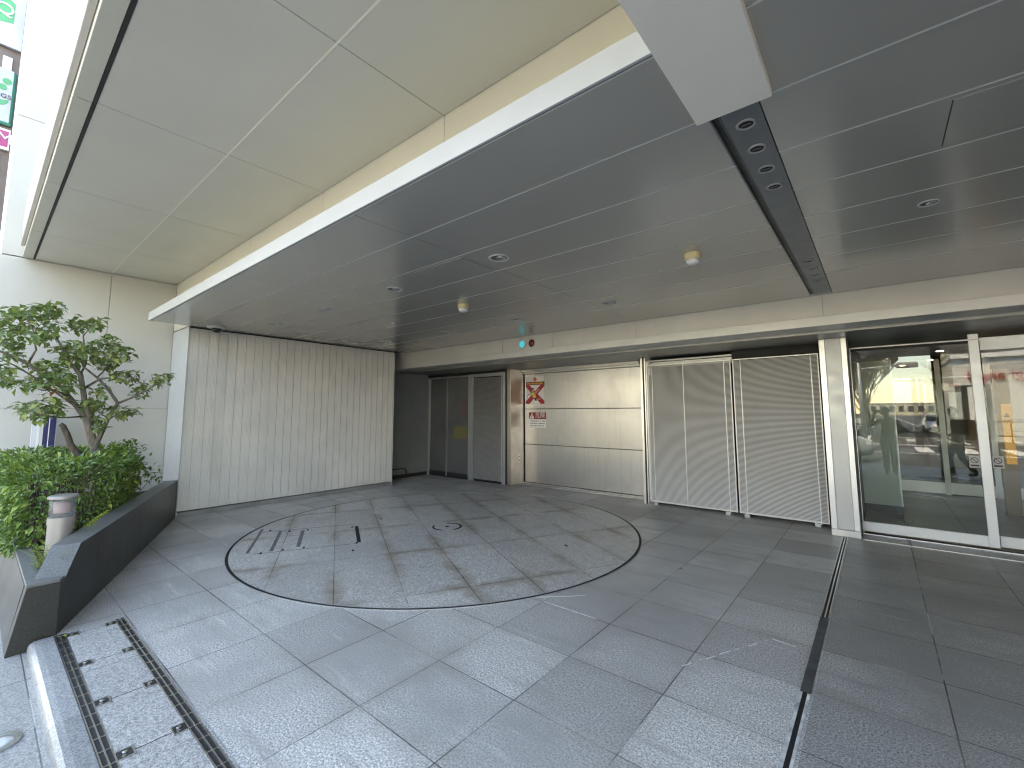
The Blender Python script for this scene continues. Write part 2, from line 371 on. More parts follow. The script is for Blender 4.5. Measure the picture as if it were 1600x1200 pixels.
# ------------------------------------------------------------------ cream side wall
def panel_wall(name, m, x, ys, zs, gap=0.009, th=0.05, depth=0.008):
    for i in range(len(ys) - 1):
        for j in range(len(zs) - 1):
            m.box(x - th, x, ys[i] + gap / 2, ys[i + 1] - gap / 2, zs[j] + gap / 2, zs[j + 1] - gap / 2)
    m.box(x - th - 0.3, x - depth, ys[0] + 0.01, ys[-1] - 0.01, zs[0] + 0.01, zs[-1] - 0.01, 1)
cw = thing('side_wall', 'tall cream panelled wall behind the small tree and the hedge', 'wall', (-9.0, 1.0, 0))
m = MB(); panel_wall('w', m, -9.0, [-0.2, 1.195, 2.02], [-0.1, 1.62, 3.70])
m.build('lower_cladding', [cream, creamgap], cw)
m = MB(); panel_wall('w', m, -9.0, [0.065, 0.5], [3.706, 5.71, 7.7, 9.7])
m.build('upper_cladding', [cream, creamgap], cw)
MB().box(-9.3, -9.052, -0.2, 0.06, -0.1, 3.69).build('wall_end', creamgap, cw)

# ------------------------------------------------------------------ upper soffit and facade edge
us = thing('upper_soffit', 'high cream panelled soffit above the white canopy edge', 'soffit', (-5, 1.2, SZ))
xs = [-8.995, -7.6, -5.86, -4.06, -2.3, -0.55, 1.2, 3.0, 4.0]
m = MB()
for a, b in zip(xs, xs[1:]):
    for c, d in ((0.385, 1.185), (1.195, 2.015)): m.box(a + 0.003, b - 0.003, c, d, SZ, SZ + 0.05)
m.box(-8.99, 4, 0.39, 2.01, SZ + 0.006, SZ + 0.06, 1)
m.build('soffit_lining', [cream2, creamgap], us)
MB().box(-8.99, 4, 1.185, 1.195, SZ - 0.003, SZ + 0.02).build('joint_strip', paint('cream_reveal', (0.8, 0.78, 0.66), 0.4, var=0.02), us)
MB().box(-8.99, 4, 0.362, 0.384, SZ - 0.002, SZ + 0.03).build('slot', black, us)
MB().box(-9.3, -8.9935, 0.39, 2.06, SZ + 0.0015, SZ + 0.3).build('end_closure', cream2, us)
fe = thing('facade_edge', 'pale stepped metal facade edge with open joints along the soffit', 'facade edge', (-5, 0.3, SZ))
m = MB()
xe = [-8.99, -7.55, -5.83, -4.08, -2.3, -0.5, 1.3, 4]
for a, b in zip(xe, xe[1:]): m.box(a + 0.004, b - 0.004, 0.262, 0.36, SZ - 0.004, SZ + 0.5)
m.build('edge_panel', paint('edge_cream', (0.55, 0.55, 0.47), 0.4, var=0.03), fe, bevel=0.004)
MB().box(-8.9, 4, 0.27, 0.35, SZ + 0.01, SZ + 0.45).build('edge_backing', black, fe)
MB().box(-8.6, 4, 0.222, 0.26, SZ + 0.055, SZ + 0.6).build('drip_mould', paint('mould', (0.5, 0.48, 0.46), 0.5, var=0.06), fe, bevel=0.006)
MB().box(-8.6, 4, 0.262, 0.8, SZ + 0.5, SZ + 0.6).build('ledge', white, fe)
# the office block above, unseen height set for where sunlight lands
ob = thing('office_building', 'pale office block rising above the car entrance', 'building', (-2, 8, 4))
MB().box(-8.98, 12, 0.8, 15, SZ + 0.08, 7.2).build('storey', cream, ob)
MB().box(4.0, 12, 0.42, 15, -0.1, SZ + 0.075).build('side_light_block', cream, ob)  # unseen block, added to keep light out from the right
MB().box(-8.97, -3.22, 7.97, 15, -0.1, SZ + 0.07).box(-3.22, -0.36, 8.37, 15, -0.1, SZ + 0.07).box(-0.36, 3.99, 8.3, 15, 2.78, SZ + 0.07).box(-9.3, -6.25, 7.51, 7.96, -0.1, SZ + 0.06).box(-0.36, 3.99, 14.75, 15, -0.1, 2.77).build('light_stop_fill', darkm, ob)  # unseen solid fill, added to stop light leaking in from behind
MB().box(-9.3, 4.0, 6.6, 8.25, 2.64, SZ + 0.06).build('lintel', darkm, ob)
MB().box(-14, -9.36, 1.5, 15, -0.1, 7.0).build('rear_block', cream, ob)
MB().box(-8.95, 4, 2.02, 2.06, 3.0, SZ + 0.07).build('inner_fascia', cream2, ob) if False else None
# inner fascia between canopy and soffit
fa = thing('soffit_fascia', 'warm cream vertical band between the canopy edge and the high soffit', 'fascia', (-5, 2.02, 3.3))
m = MB(); xf = [-8.995, -7.6, -5.86, -4.06, -2.3, -0.55, 4.0]
for a, b in zip(xf, xf[1:]): m.box(a + 0.003, b - 0.003, 2.02, 2.06, 2.9, SZ + 0.06)
m.box(-8.99, 4, 2.028, 2.07, 2.95, SZ + 0.05, 1).build('band', [cream2, creamgap], fa)

# ------------------------------------------------------------------ canopy
ca = thing('canopy', 'grey panelled entrance canopy ceiling with a white front edge', 'canopy', (-4, 3.8, CZ))
rows = [1.53, 2.033, 2.545, 3.055, 3.56, 4.07, 4.59, 5.13, 6.1]
jx = [-8.08, -6.82, -4.74, -2.66, -0.512]
m = MB()
for y0, y1 in zip(rows, rows[1:]):
    for a, b in zip(jx, jx[1:]): m.box(a + (0 if a == jx[0] else 0.0015), b - 0.0015, y0 + 0.005, y1 - 0.005, CZ, CZ + 0.03)
m.build('ceiling_lining', ceilm, ca, bevel=0.0012)
rx = [-0.308, 1.55, 3.98]; m = MB()
for y0, y1 in zip([0.6, 1.05] + rows, [1.05] + rows[:1] + rows[1:]):
    for a, b in zip(rx, rx[1:]): m.box(a + 0.0015, b - 0.0015, y0 + 0.005, y1 - 0.005, CZ, CZ + 0.03)
m.build('ceiling_lining', ceilm, ca, bevel=0.0012)
m = MB()
for y in rows[1:-1]: m.box(-8.08, -0.512, y - 0.0048, y + 0.0048, CZ - 0.0015, CZ + 0.02).box(-0.308, 3.98, y - 0.0048, y + 0.0048, CZ - 0.0015, CZ + 0.02)
m.box(-8.06, -0.512, 1.53, 1.536, CZ - 0.002, CZ + 0.02).box(-0.308, 3.98, 1.527, 1.536, CZ - 0.002, CZ + 0.02)
m.build('joint_reveal', revealm, ca)
MB().box(-8.08, 4.0, 1.6, 6.1, CZ + 0.032, CZ + 0.1).box(-0.3, 4.0, 0.56, 1.6, CZ + 0.032, CZ + 0.1).build('ceiling_backing', black, ca)
# white front flange: face, lip, groove, top
MB().poly([(-8.085, 1.505, CZ - 0.003), (-8.085, 1.505, 3.006), (-8.085, 2.018, 3.02), (-8.085, 2.018, CZ + 0.101), (-8.085, 1.527, CZ + 0.06), (-8.085, 1.527, CZ + 0.004), (-8.085, 1.516, CZ - 0.003)], (7.53, 0, 0)).build('front_flange', white, ca, bevel=0.002)
MB().box(-8.08, -0.55, 1.517, 1.53, CZ + 0.0005, CZ + 0.01).build('edge_groove', paint('groove_grey', (0.2, 0.2, 0.195), 0.4), ca)
MB().box(-0.25, 3.99, 0.55, 0.598, CZ - 0.003, 3.0).build('front_flange', white, ca)
# light channel
MB().box(-0.470, -0.312, 2.0, 6.0, CZ + 0.001, CZ + 0.02).build('channel_plate', paint('channel_grey', (0.2, 0.215, 0.225), 0.34, metal=0.5, var=0.03), ca)
MB().box(-0.511, -0.505, 2.0, 6.03, CZ - 0.004, CZ + 0.03).box(-0.476, -0.471, 2.0, 6.0, CZ - 0.002, CZ + 0.03).build('channel_edge', paint('channel_edge', (0.16, 0.165, 0.16), 0.35, metal=0.5), ca)
MB().box(-0.504, -0.477, 2.0, 6.0, CZ + 0.012, CZ + 0.03).build('channel_gap', darkm, ca)
MB().box(-0.512, -0.309, 6.001, 6.1, CZ + 0.002, CZ + 0.03).build('channel_end', trimgrey, ca)
for nm, x0, x1 in (('access_hatch', -3.36, -2.70), ('access_hatch', 0.34, 1.0)):
    h = MB().box(x0, x1, 2.585, 3.015, CZ - 0.0022, CZ - 0.0002).build(nm, ceilm, ca)
    MB().box(x0 - 0.005, x0, 2.585, 3.015, CZ - 0.0012, CZ - 0.0002).box(x1, x1 + 0.004, 2.585, 3.015, CZ - 0.0012, CZ - 0.0002).box(x0, x1, 3.0152, 3.019, CZ - 0.0012, CZ - 0.0002).build('hatch_gap', black, h)
# hanging beam
hb = thing('ceiling_beam', 'broad off-white boxed beam ending at the light channel', 'beam', (-0.4, 1.2, 2.87))
MB().box(-0.552, -0.252, -0.1, 2.0, 2.848, 3.6).build('casing', offwhite, hb, bevel=0.002)

# recessed lights
reflm = paint('reflector', (0.7, 0.7, 0.68), 0.18, metal=0.9)
wellm = paint('dark_well', (0.1, 0.1, 0.1), 0.35, metal=0.6)
dl0 = thing('downlight', '', 'light', (-2.453, 2.80, CZ), 'round downlights in the grey canopy ceiling')
def down(o):
    c = Vector(o.location)
    MB().lathe([(0.072, -0.0015), (0.09, -0.0015), (0.09, 0.001)], c + Vector((0, 0, -0.0015)), 32).lathe([(0.09, -0.003), (0.072, -0.0045), (0.07, -0.0012)], c, 32).build('trim_ring', white, o, smooth=True)
    MB().lathe([(0.071, -0.0012), (0.066, -0.0008)], c, 32).lathe([(0.068, -0.0011), (0.045, -0.0009), (0, -0.0009)], c, 32).build('reflector', reflm, o)
    MB().lathe([(0.032, -0.0012), (0.028, -0.004), (0, -0.005)], c, 20).build('bulb', paint('bulb_glass', (0.8, 0.8, 0.75), 0.15), o, smooth=True)
# no cut-out: a flat dark disc under the panel imitates the shaded recess
def downcup(o):
    c = Vector(o.location)
    MB().lathe([(0.092, 0.0), (0.09, -0.006), (0.078, -0.0085), (0.073, -0.006), (0.070, -0.0012)], c, 36).build('trim_ring', white, o, smooth=True)
    MB().lathe([(0.0705, -0.0014), (0.0, -0.0016)], c, 32).build('recess_shade', wellm, o)
    MB().lathe([(0.044, -0.0018), (0.04, -0.008), (0.0, -0.0095)], c + Vector((0.018, 0.008, 0)), 20).build('lamp', reflm, o, smooth=True)
downcup(dl0)
dls = [(-2.453, 2.80, 'largest round downlight, nearest to the light channel in the front row'), (-3.965, 2.80, 'round downlight second along the front row, left of the hatch'),
       (-5.44, 2.80, 'round downlight third along the front row above the ribbed wall'), (-6.93, 2.80, 'farthest front row downlight beside the dome camera'),
       (-7.1, 4.95, 'last rear row downlight in the corner over the ribbed wall end'), (-5.49, 4.91, 'rear row downlight over the glazed double door'),
       (-3.953, 4.87, 'rear row downlight just above the green and red lamps'), (-2.455, 4.857, 'rear row downlight over the louvred gates'), (0.34, 3.808, 'lone downlight in the right hand ceiling toward the glass doors')]
dl0['label'] = dls[0][2]
for x, y, l in dls[1:]:
    q = dup(dl0, (x, y, CZ), l)
    if x > 0: q.scale = (0.62, 0.62, 0.8)
sp0 = thing('spotlight', '', 'light', (-0.388, 2.192, CZ), 'small spotlights in the ceiling light channel')
c = Vector(sp0.location)
MB().lathe([(0.044, 0.001), (0.043, -0.004), (0.033, -0.006), (0.031, -0.0005)], c, 32).build('rim', alugrey, sp0, smooth=True)
MB().lathe([(0.0315, -0.0006), (0, -0.0008)], c, 28).build('dark_well', black, sp0)
MB().box(c.x - 0.02, c.x + 0.02, c.y - 0.004, c.y + 0.004, CZ - 0.004, CZ - 0.001).build('baffle', paint('warm_baffle', (0.16, 0.14, 0.11), 0.4), sp0)
sps = ['channel spotlight right beside the boxed beam, largest of all', 'second channel spotlight from the boxed beam', 'third channel spotlight from the boxed beam', 'fourth channel spotlight, last of the near four',
       'channel spotlight first of the far four', 'channel spotlight second of the far four', 'channel spotlight third of the far four', 'channel spotlight closest to the header wall']
sp0['label'] = sps[0]
for y, l in zip((2.439, 2.685, 2.933, 4.634, 4.90, 5.163, 5.40), sps[1:]): dup(sp0, (-0.388, y, CZ), l)
# detectors
ivory = paint('ivory_plastic', (0.72, 0.62, 0.36), 0.4, var=0.03)
hd = thing('heat_detector', 'cream and white round detector hanging nearer the light channel', 'detector', (-1.129, 3.786, CZ), 'ceiling detectors')
c = Vector(hd.location)
MB().lathe([(0.07, 0), (0.07, -0.045), (0.058, -0.05)], c, 28).build('base', ivory, hd, smooth=True)
MB().lathe([(0.056, -0.05), (0.058, -0.075), (0.045, -0.088), (0, -0.09)], c, 28).build('cap', signwhite, hd, smooth=True)
for ch in hd.children:
    if ch.name.startswith('base'): ch.modifiers.new('e', 'EDGE_SPLIT')
dup(hd, (-3.896, 3.775, CZ), 'cream and white round detector in the middle of the grey ceiling')
sd = thing('ceiling_sensor', 'tiny white sensor on the grey ceiling above the ribbed wall', 'sensor', (-5.45, 3.85, CZ))
MB().lathe([(0.035, 0), (0.033, -0.02), (0.015, -0.03), (0, -0.032)], sd.location, 20).build('cover', white, sd, smooth=True)
cm = thing('dome_camera', 'white dome camera with dark bubble at the top of the ribbed wall', 'camera', (-7.85, 2.3, CZ))
c = Vector(cm.location)
MB().lathe([(0.13, 0.0), (0.13, -0.022), (0.1, -0.032), (0.075, -0.034)], c, 32).build('mount', white, cm, smooth=True)
MB().lathe([(0.07, -0.034), (0.066, -0.065), (0.04, -0.09), (0, -0.098)], c, 28).build('bubble', paint('smoked_bubble', (0.02, 0.02, 0.022), 0.08), cm, smooth=True)

# ------------------------------------------------------------------ header fascia and trim
hw = thing('header_wall', 'grey header band and pale beam trim above the doors', 'header', (-3, 6.1, 2.7))
xh = [-8.9, -7.43, -5.26, -4.15, -2.67, -0.41, 1.55, 4]
m = MB()
for a, b in zip(xh, xh[1:]): m.box(a + 0.0025, b - 0.0025, 6.112, 6.15, 2.64, CZ + 0.05)
m.box(-8.9, 4, 6.118, 6.16, 2.65, CZ + 0.03, 1)
m.build('header_panel', [paint('header_beige', (0.56, 0.555, 0.53), 0.36, metal=0.15, var=0.05, vscale=1.5), creamgap], hw)
MB().box(-8.89, 4, 6.1, 6.5, 2.532, 2.643).build('beam_trim', trimgrey, hw, bevel=0.003)
MB().box(-8.89, 4, 6.501, 8.2, 2.5, 2.62).build('lower_soffit', paint('soffit_dark_panel', (0.26, 0.265, 0.265), 0.36, metal=0.6, var=0.04), hw)
for nm, x, lab, mt in (('signal_lamp', -4.8, 'lit cyan green round signal lamp on the header band', emit('lit_cyan', (0.02, 0.5, 0.7), 0.1)), ('signal_lamp', -4.59, 'unlit dark red round signal lamp beside the green one', paint('dark_red_lens', (0.16, 0.004, 0.008), 0.2))):
    o = thing(nm, lab, 'lamp', (x, 6.11, 2.755), 'round signal lamps on the header')
    MB().lathe([(0.075, 0), (0.075, 0.012), (0.066, 0.014), (0.064, 0.004)], o.location, 32, axis=(0, -1, 0)).build('bezel', alugrey, o, smooth=True)
    MB().lathe([(0.064, 0.004), (0.055, 0.02), (0.03, 0.03), (0, 0.033)], o.location, 32, axis=(0, -1, 0)).build('lens', mt, o, smooth=True)

# ------------------------------------------------------------------ ribbed metal wall
rw = thing('ribbed_wall', 'pale grey ribbed metal wall with white end on the left', 'wall', (-8.5, 4, 0))
def ribs():
    v = []; n = 28; w = (5.80 - 2.03) / n; rnd = random.Random(5)
    for k in range(n):
        y0 = 2.03 + k * w; tilt = rnd.uniform(-0.006, 0.006); off = rnd.uniform(-0.0015, 0.0015)
        prof = [(0.0, -0.012), (0.003, -0.012), (0.004, 0)]
        nr = 7; u = (w - 0.008) / nr
        for r in range(nr):
            s = 0.004 + r * u
            prof += [(s + u * 0.12, 0.0), (s + u * 0.62, 0.0), (s + u * 0.70, -0.0045), (s + u * 0.95, -0.0045)]
        prof += [(w - 0.004, 0), (w - 0.003, -0.012)]
        for s, d in prof: v.append((-8.15 + d + off + tilt * (s / w - 0.5), y0 + s))
    return v
pr_ = ribs(); vs = []; fs = []; rnd = random.Random(8)
zl = [0.085, 0.6, 1.2, 1.8, 2.4, 2.868]
for z in zl:
    for i, (x, y) in enumerate(pr_):
        vs.append((x + 0.0008 * math.sin(y * 3.1 + z * 2.0) + 0.0006 * math.sin(y * 7 - z * 3), y, z))
n = len(pr_)
for j in range(len(zl) - 1):
    for i in range(n - 1): fs.append((j * n + i, j * n + i + 1, (j + 1) * n + i + 1, (j + 1) * n + i))
ribm = paint('ribbed_metal', (0.74, 0.735, 0.71), 0.42, metal=0.2, var=0.07, vscale=1.2, dirt=0.18)
MB().add(vs, fs).build('ribbed_cladding', ribm, rw)
MB().box(-8.9, -8.175, 2.04, 5.79, 0.085, CZ - 0.03).build('wall_core', darkm, rw)
MB().box(-8.985, -8.135, 2.015, 2.029, 0.0, CZ - 0.004).build('white_return', white, rw, bevel=0.002)
MB().box(-8.9, -8.14, 5.802, 5.815, 0.0, CZ - 0.03).build('end_return', ribm, rw)
MB().box(-8.9, -8.16, 2.03, 5.81, CZ - 0.019, CZ - 0.001).build('shadow_gap', black, rw)
MB().box(-8.9, -8.135, 2.031, 3.15, 0.0, 0.07).box(-8.9, -8.135, 3.155, 5.80, 0.0, 0.07).build('plinth', paint('plinth_grey', (0.26, 0.265, 0.26), 0.6, var=0.15, vscale=4), rw, bevel=0.003)

# ------------------------------------------------------------------ niche on the left
ni = thing('niche_wall', 'blue-grey plain end wall of the recess behind the ribbed wall', 'wall', (-8.9, 6.6, 0))
MB().box(-9.1, -8.895, 5.82, 7.5, 0, 2.5).build('wall', nichegrey, ni)
MB().box(-8.894, -8.885, 5.82, 7.4, 0, 0.08).build('skirting', darkm, ni)
pr0 = thing('floor_rail', 'small dark bent pipe rail low on the recess wall', 'rail', (-8.7, 6.4, 0))
MB().tube([(-8.78, 5.85, 0.23), (-8.78, 6.62, 0.23), (-8.78, 6.66, 0.2), (-8.78, 6.67, 0.0)], 0.014, 8).build('pipe', darkm, pr0, smooth=True)
gd = thing('glazed_door', 'dark glazed double door with slim metal bars beside the recess wall', 'door', (-8.1, 7.4, 0))
screen = paint('dark_screen', (0.12, 0.124, 0.128), 0.22, var=0.15, vscale=1.2)
MB().box(-8.89, -8.83, 7.38, 7.46, 0, 2.44).box(-7.42, -7.36, 7.38, 7.46, 0, 2.44).box(-8.83, -7.42, 7.38, 7.46, 2.39, 2.43).build('frame', alugrey, gd, bevel=0.003)
MB().box(-8.89, -7.36, 7.39, 7.47, 2.44, 2.499).build('head_gap', black, gd)
for x0, x1 in ((-8.825, -8.185), (-8.175, -7.425)):
    lf = MB().box(x0, x1, 7.42, 7.45, 0.02, 2.385).build('door_leaf', screen, gd)
    MB().box(x1 - 0.025, x1, 7.405, 7.419, 0.02, 2.385).box(x0, x0 + 0.012, 7.405, 7.419, 0.02, 2.385).build('bar', alugrey, lf)
    MB().box(x0 + 0.013, x1 - 0.026, 7.405, 7.419, 0.02, 0.12).build('kick_plate', darkm, lf)
o = tag(MB().box(-7.95, -7.5, 7.4155, 7.4195, 0.93, 1.22).build('paper_notice', paint('faded_yellow', (0.15, 0.13, 0.06), 0.5), None), 'faded yellow notice low on the dark glazed door', 'notice')
o = tag(MB().box(-7.72, -7.5, 7.4155, 7.4195, 1.42, 1.62).box(-7.7, -7.5, 7.4155, 7.4195, 1.72, 1.86).build('paper_notice', paint('faded_red', (0.1, 0.06, 0.06), 0.5), None), 'faded dark red notice above the yellow one on the glazed door', 'notice')
# narrow louvred shutter left of steel door
def louvre(m, x0, x1, y, z0, z1, pitch=0.023, h=0.014, dep=0.012):
    z = z0
    while z + h < z1:
        m.poly([(x0, y, z), (x0, y - 0.003, z + 0.002), (x0, y + dep - 0.003, z + h), (x0, y + dep, z + h - 0.003)], (x1 - x0, 0, 0)); z += pitch
ls = thing('louvre_shutter', 'narrow grey louvred shutter between glazed door and steel jamb', 'shutter', (-6.8, 7.4, 0))
m = MB(); louvre(m, -7.29, -6.37, 7.40, 0.05, 2.36, 0.02, 0.0125)
m.build('louvre', paint('shutter_grey', (0.5, 0.505, 0.51), 0.42, metal=0.3), ls)
MB().box(-7.3, -6.36, 7.425, 7.44, 0.03, 2.38).build('backing', darkm, ls)
MB().box(-7.355, -7.295, 7.385, 7.45, 0, 2.44).box(-6.365, -6.29, 7.385, 7.45, 0, 2.44).box(-7.295, -6.365, 7.385, 7.45, 2.37, 2.44).box(-7.28, -7.26, 7.38, 7.398, 0.02, 2.37).box(-6.4, -6.375, 7.38, 7.398, 0.0, 2.37).build('frame', alugrey, ls, bevel=0.003)
MB().box(-6.289, -6.24, 7.39, 7.45, 0, 2.499).build('edge_strip', darkm, ls)

# ------------------------------------------------------------------ steel lift door
sdoor = thing('steel_door', 'wide brushed steel lift door of three horizontal panels', 'door', (-4.7, 7.87, 0))
for z0, z1, nm in ((1.63, 2.40, 'panel'), (0.852, 1.622, 'panel'), (0.03, 0.844, 'panel')):
    MB().box(-6.12, -3.372, 7.875, 7.9, z0, z1).build('door_panel', ssteel, sdoor, bevel=0.004)
MB().box(-6.14, -3.36, 7.886, 7.95, 0, 2.43).build('door_core', black, sdoor)
MB().box(-6.13, -3.36, 7.80, 7.885, 2.405, 2.44).box(-6.13, -3.36, 7.74, 7.80, 2.44, 2.499).build('head_rail', ssteel, sdoor, bevel=0.003)
MB().box(-6.2, -3.2, 7.84, 7.872, 0, 0.022).box(-6.1, -3.2, 7.70, 7.72, 0, 0.008).build('sill', ssteel_b, sdoor)
MB().box(-6.24, -6.14, 7.40, 7.9, 0, 2.499).build('left_jamb', ssjamb, sdoor, bevel=0.003)
MB().box(-3.36, -3.18, 7.86, 7.9, 0, 2.499).build('right_jamb', ssteel, sdoor)
MB().box(-6.139, -6.122, 7.86, 7.885, 0, 2.42).build('side_gap', black, sdoor)
ol = thing('key_switch', 'small oval key switch plate on the steel jamb', 'switch', (-6.14, 7.68, 0.55))
MB().box(-6.139, -6.133, 7.66, 7.70, 0.47, 0.63).build('plate', ssteel_b, ol, bevel=0.002)
for z in (0.51, 0.585): MB().lathe([(0.014, 0), (0.014, 0.004), (0, 0.005)], (-6.133, 7.68, z), 16, axis=(1, 0, 0)).build('keyhole', black, ol)

# signs on the steel door
def yq(m, pts, y, mi=0, t=0.0012): m.poly([(x, y, z) for x, z in pts], (0, -t, 0), mi); return m
ps = thing('prohibition_sign', 'white sign with large red cross over a running child', 'sign', (-5.83, 7.874, 2.03))
X0, X1, Z0, Z1 = -6.085, -5.575, 1.735, 2.345; yb = 7.8745
MB().box(X0, X1, yb - 0.003, yb, Z0, Z1).build('board', signwhite, ps)
y1_ = yb - 0.0031
m = MB(); yq(m, [(X0, 2.155), (X1, 2.155), (X1, 2.225), (X0, 2.225)], y1_); m.build('title_band', maroon, ps)
m = MB(); zc0, zc1 = Z0, 2.154; w = 0.1
yq(m, [(X0, zc0), (X0 + w, zc0), (X1, zc1 - w * 0.3), (X1, zc1), (X1 - w, zc1), (X0, zc0 + w * 0.6)], y1_)
m.build('red_cross', red, ps)
m = MB(); yq(m, [(X1, zc0), (X1, zc0 + w * 0.6), (X0 + w, zc1), (X0, zc1), (X0, zc1 - w * 0.3), (X1 - w, zc0)], y1_ - 0.0013)
m.build('red_cross', red, ps)
m = MB(); yq(m, [(-5.83, 2.34), (-5.765, 2.275), (-5.80, 2.262), (-5.79, 2.235), (-5.86, 2.235), (-5.86, 2.262), (-5.895, 2.275)], y1_); m.build('emblem', orange, ps)
m = MB(); rr = random.Random(3); x = X0 + 0.025
while x < X1 - 0.04:
    w_ = rr.uniform(0.012, 0.03); yq(m, [(x, 2.172), (x + w_, 2.172), (x + w_ * 0.8, 2.205), (x + w_ * .2, 2.208)], y1_ - 0.0014); x += w_ + 0.008
m.build('lettering', yellow, ps)
yf = y1_ - 0.0028
def disc(cx, cz, rx, rz, n=20): return [(cx + rx * math.cos(2 * math.pi * k / n), cz + rz * math.sin(2 * math.pi * k / n)) for k in range(n)]
fg = MB()
yq(fg, [(-5.93, 1.98), (-5.87, 2.0), (-5.81, 1.93), (-5.8, 1.87), (-5.87, 1.86), (-5.9, 1.9)], yf, 0)
yq(fg, disc(-5.885, 2.03, 0.036, 0.034), yf, 1)
yq(fg, [(-5.93, 2.035), (-5.85, 2.07), (-5.87, 2.09), (-5.905, 2.085)], yf - 0.0013, 2)
yq(fg, [(-5.86, 1.975), (-5.72, 2.07), (-5.7, 2.05), (-5.83, 1.93)], yf - 0.0013, 1)
yq(fg, [(-5.86, 1.87), (-5.8, 1.87), (-5.78, 1.8), (-5.83, 1.81)], yf - 0.0013, 2)
yq(fg, [(-5.79, 1.84), (-5.68, 1.86), (-5.68, 1.84), (-5.78, 1.81)], yf - 0.0026, 1)
yq(fg, [(-6.03, 1.94), (-5.93, 1.98), (-5.93, 1.95), (-6.02, 1.92)], yf - 0.0013, 1)
fg.build('child_figure', [yellow, skin, navy], ps)
ds = thing('danger_sign', 'small red and white danger notice below the crossed-out child sign', 'sign', (-5.77, 7.874, 1.38))
MB().box(-6.0, -5.54, yb - 0.003, yb, 1.215, 1.55).build('board', signwhite, ds)
m = MB(); yq(m, [(-6.0, 1.402), (-5.54, 1.402), (-5.54, 1.55), (-6.0, 1.55)], y1_); m.build('red_header', maroon, ds)
m = MB(); yq(m, [(-5.985, 1.415), (-5.855, 1.415), (-5.92, 1.54)], y1_ - 0.0014); m.build('warning_triangle', signwhite, ds)
m = MB(); yq(m, [(-5.926, 1.45), (-5.914, 1.45), (-5.911, 1.505), (-5.929, 1.505)], y1_ - 0.0028); yq(m, disc(-5.92, 1.434, 0.008, 0.008, 10), y1_ - 0.0028); m.build('exclamation_mark', maroon, ds)
textmesh('危険', 0.135, signwhite, 'lettering', ds, (-5.695, y1_ - 0.0016, 1.478), extrude=0.001)
rr = random.Random(4)
for z in (1.36, 1.31, 1.26):
    m = MB(); x = -5.97
    while x < -5.575:
        w_ = rr.uniform(0.012, 0.024); h_ = rr.uniform(0.007, 0.012)
        if rr.random() < 0.88: yq(m, [(x, z - h_), (x + w_, z - h_), (x + w_, z + h_), (x, z + h_)], y1_)
        x += w_ + 0.006
    m.build('small_print', paint('grey_ink', (0.2, 0.2, 0.2), 0.5), ds)

# ------------------------------------------------------------------ louvred gates
slatm = paint('slat_aluminium', (0.82, 0.82, 0.82), 0.4, metal=0.3, var=0.03)
def gate(name, label, x0, x1, wires, y=7.40, lean=0.0):
    g = thing(name, label, 'gate', ((x0 + x1) / 2, y, 0), 'louvred aluminium gates')
    m = MB(); louvre(m, x0 + 0.012, x1 - 0.012, y, 0.07, 2.345, 0.0172, 0.0115, 0.006); m.build('louvre', slatm, g)
    MB().box(x0, x0 + 0.012, y - 0.004, y + 0.02, 0.05, 2.36).box(x1 - 0.012, x1, y - 0.004, y + 0.02, 0.05, 2.36).box(x0 + 0.012, x1 - 0.012, y - 0.002, y + 0.018, 2.345, 2.36).box(x0 + 0.012, x1 - 0.012, y - 0.002, y + 0.018, 0.05, 0.066).build('frame', slatm, g)
    for w in wires: MB().box(w - 0.005, w + 0.005, y - 0.012, y - 0.0045, 0.03, 2.36).build('upright', slatm, g)
    for w in (x0 + 0.1, x1 - 0.13): MB().box(w - 0.035, w + 0.035, y - 0.03, y + 0.02, 0.0, 0.047).build('foot', alugrey, g, bevel=0.003)
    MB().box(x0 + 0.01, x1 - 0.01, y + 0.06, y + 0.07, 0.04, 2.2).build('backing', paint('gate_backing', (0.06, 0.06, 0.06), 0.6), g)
    return g
gate('louvred_gate', 'left of the two louvred metal gates, beside the steel door', -3.06, -1.715, (-2.965, -2.44, -1.81))
gate('louvred_gate', 'right louvred metal gate beside the grey column, black gap above', -1.685, -0.59, (-1.575, -0.68), 7.395)
gp = thing('gate_post', 'bright slim steel post between the steel door and the louvred gate', 'post', (-3.14, 7.4, 0))
MB().box(-3.175, -3.135, 7.39, 7.43, 0, 2.499).box(-3.105, -3.085, 7.39, 7.42, 0, 2.499).build('post', ssteel_b, gp, bevel=0.002)
MB().box(-3.13, -3.11, 7.40, 7.45, 0, 2.499).build('dark_slot', black, gp)
gh = thing('gate_recess', 'dark recess with pale rails above and behind the louvred gates', 'recess', (-1.9, 7.8, 1.2))
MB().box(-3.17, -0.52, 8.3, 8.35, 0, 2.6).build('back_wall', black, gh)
MB().box(-3.1, -1.72, 7.56, 7.6, 2.33, 2.42).box(-3.1, -1.72, 7.52, 7.56, 2.43, 2.455).build('rail', trimgrey, gh)
MB().box(-1.71, -0.6, 7.48, 7.5, 2.2, 2.499).build('black_gap_sheet', black, gh)  # black sheet stands in for the dark opening above the right gate

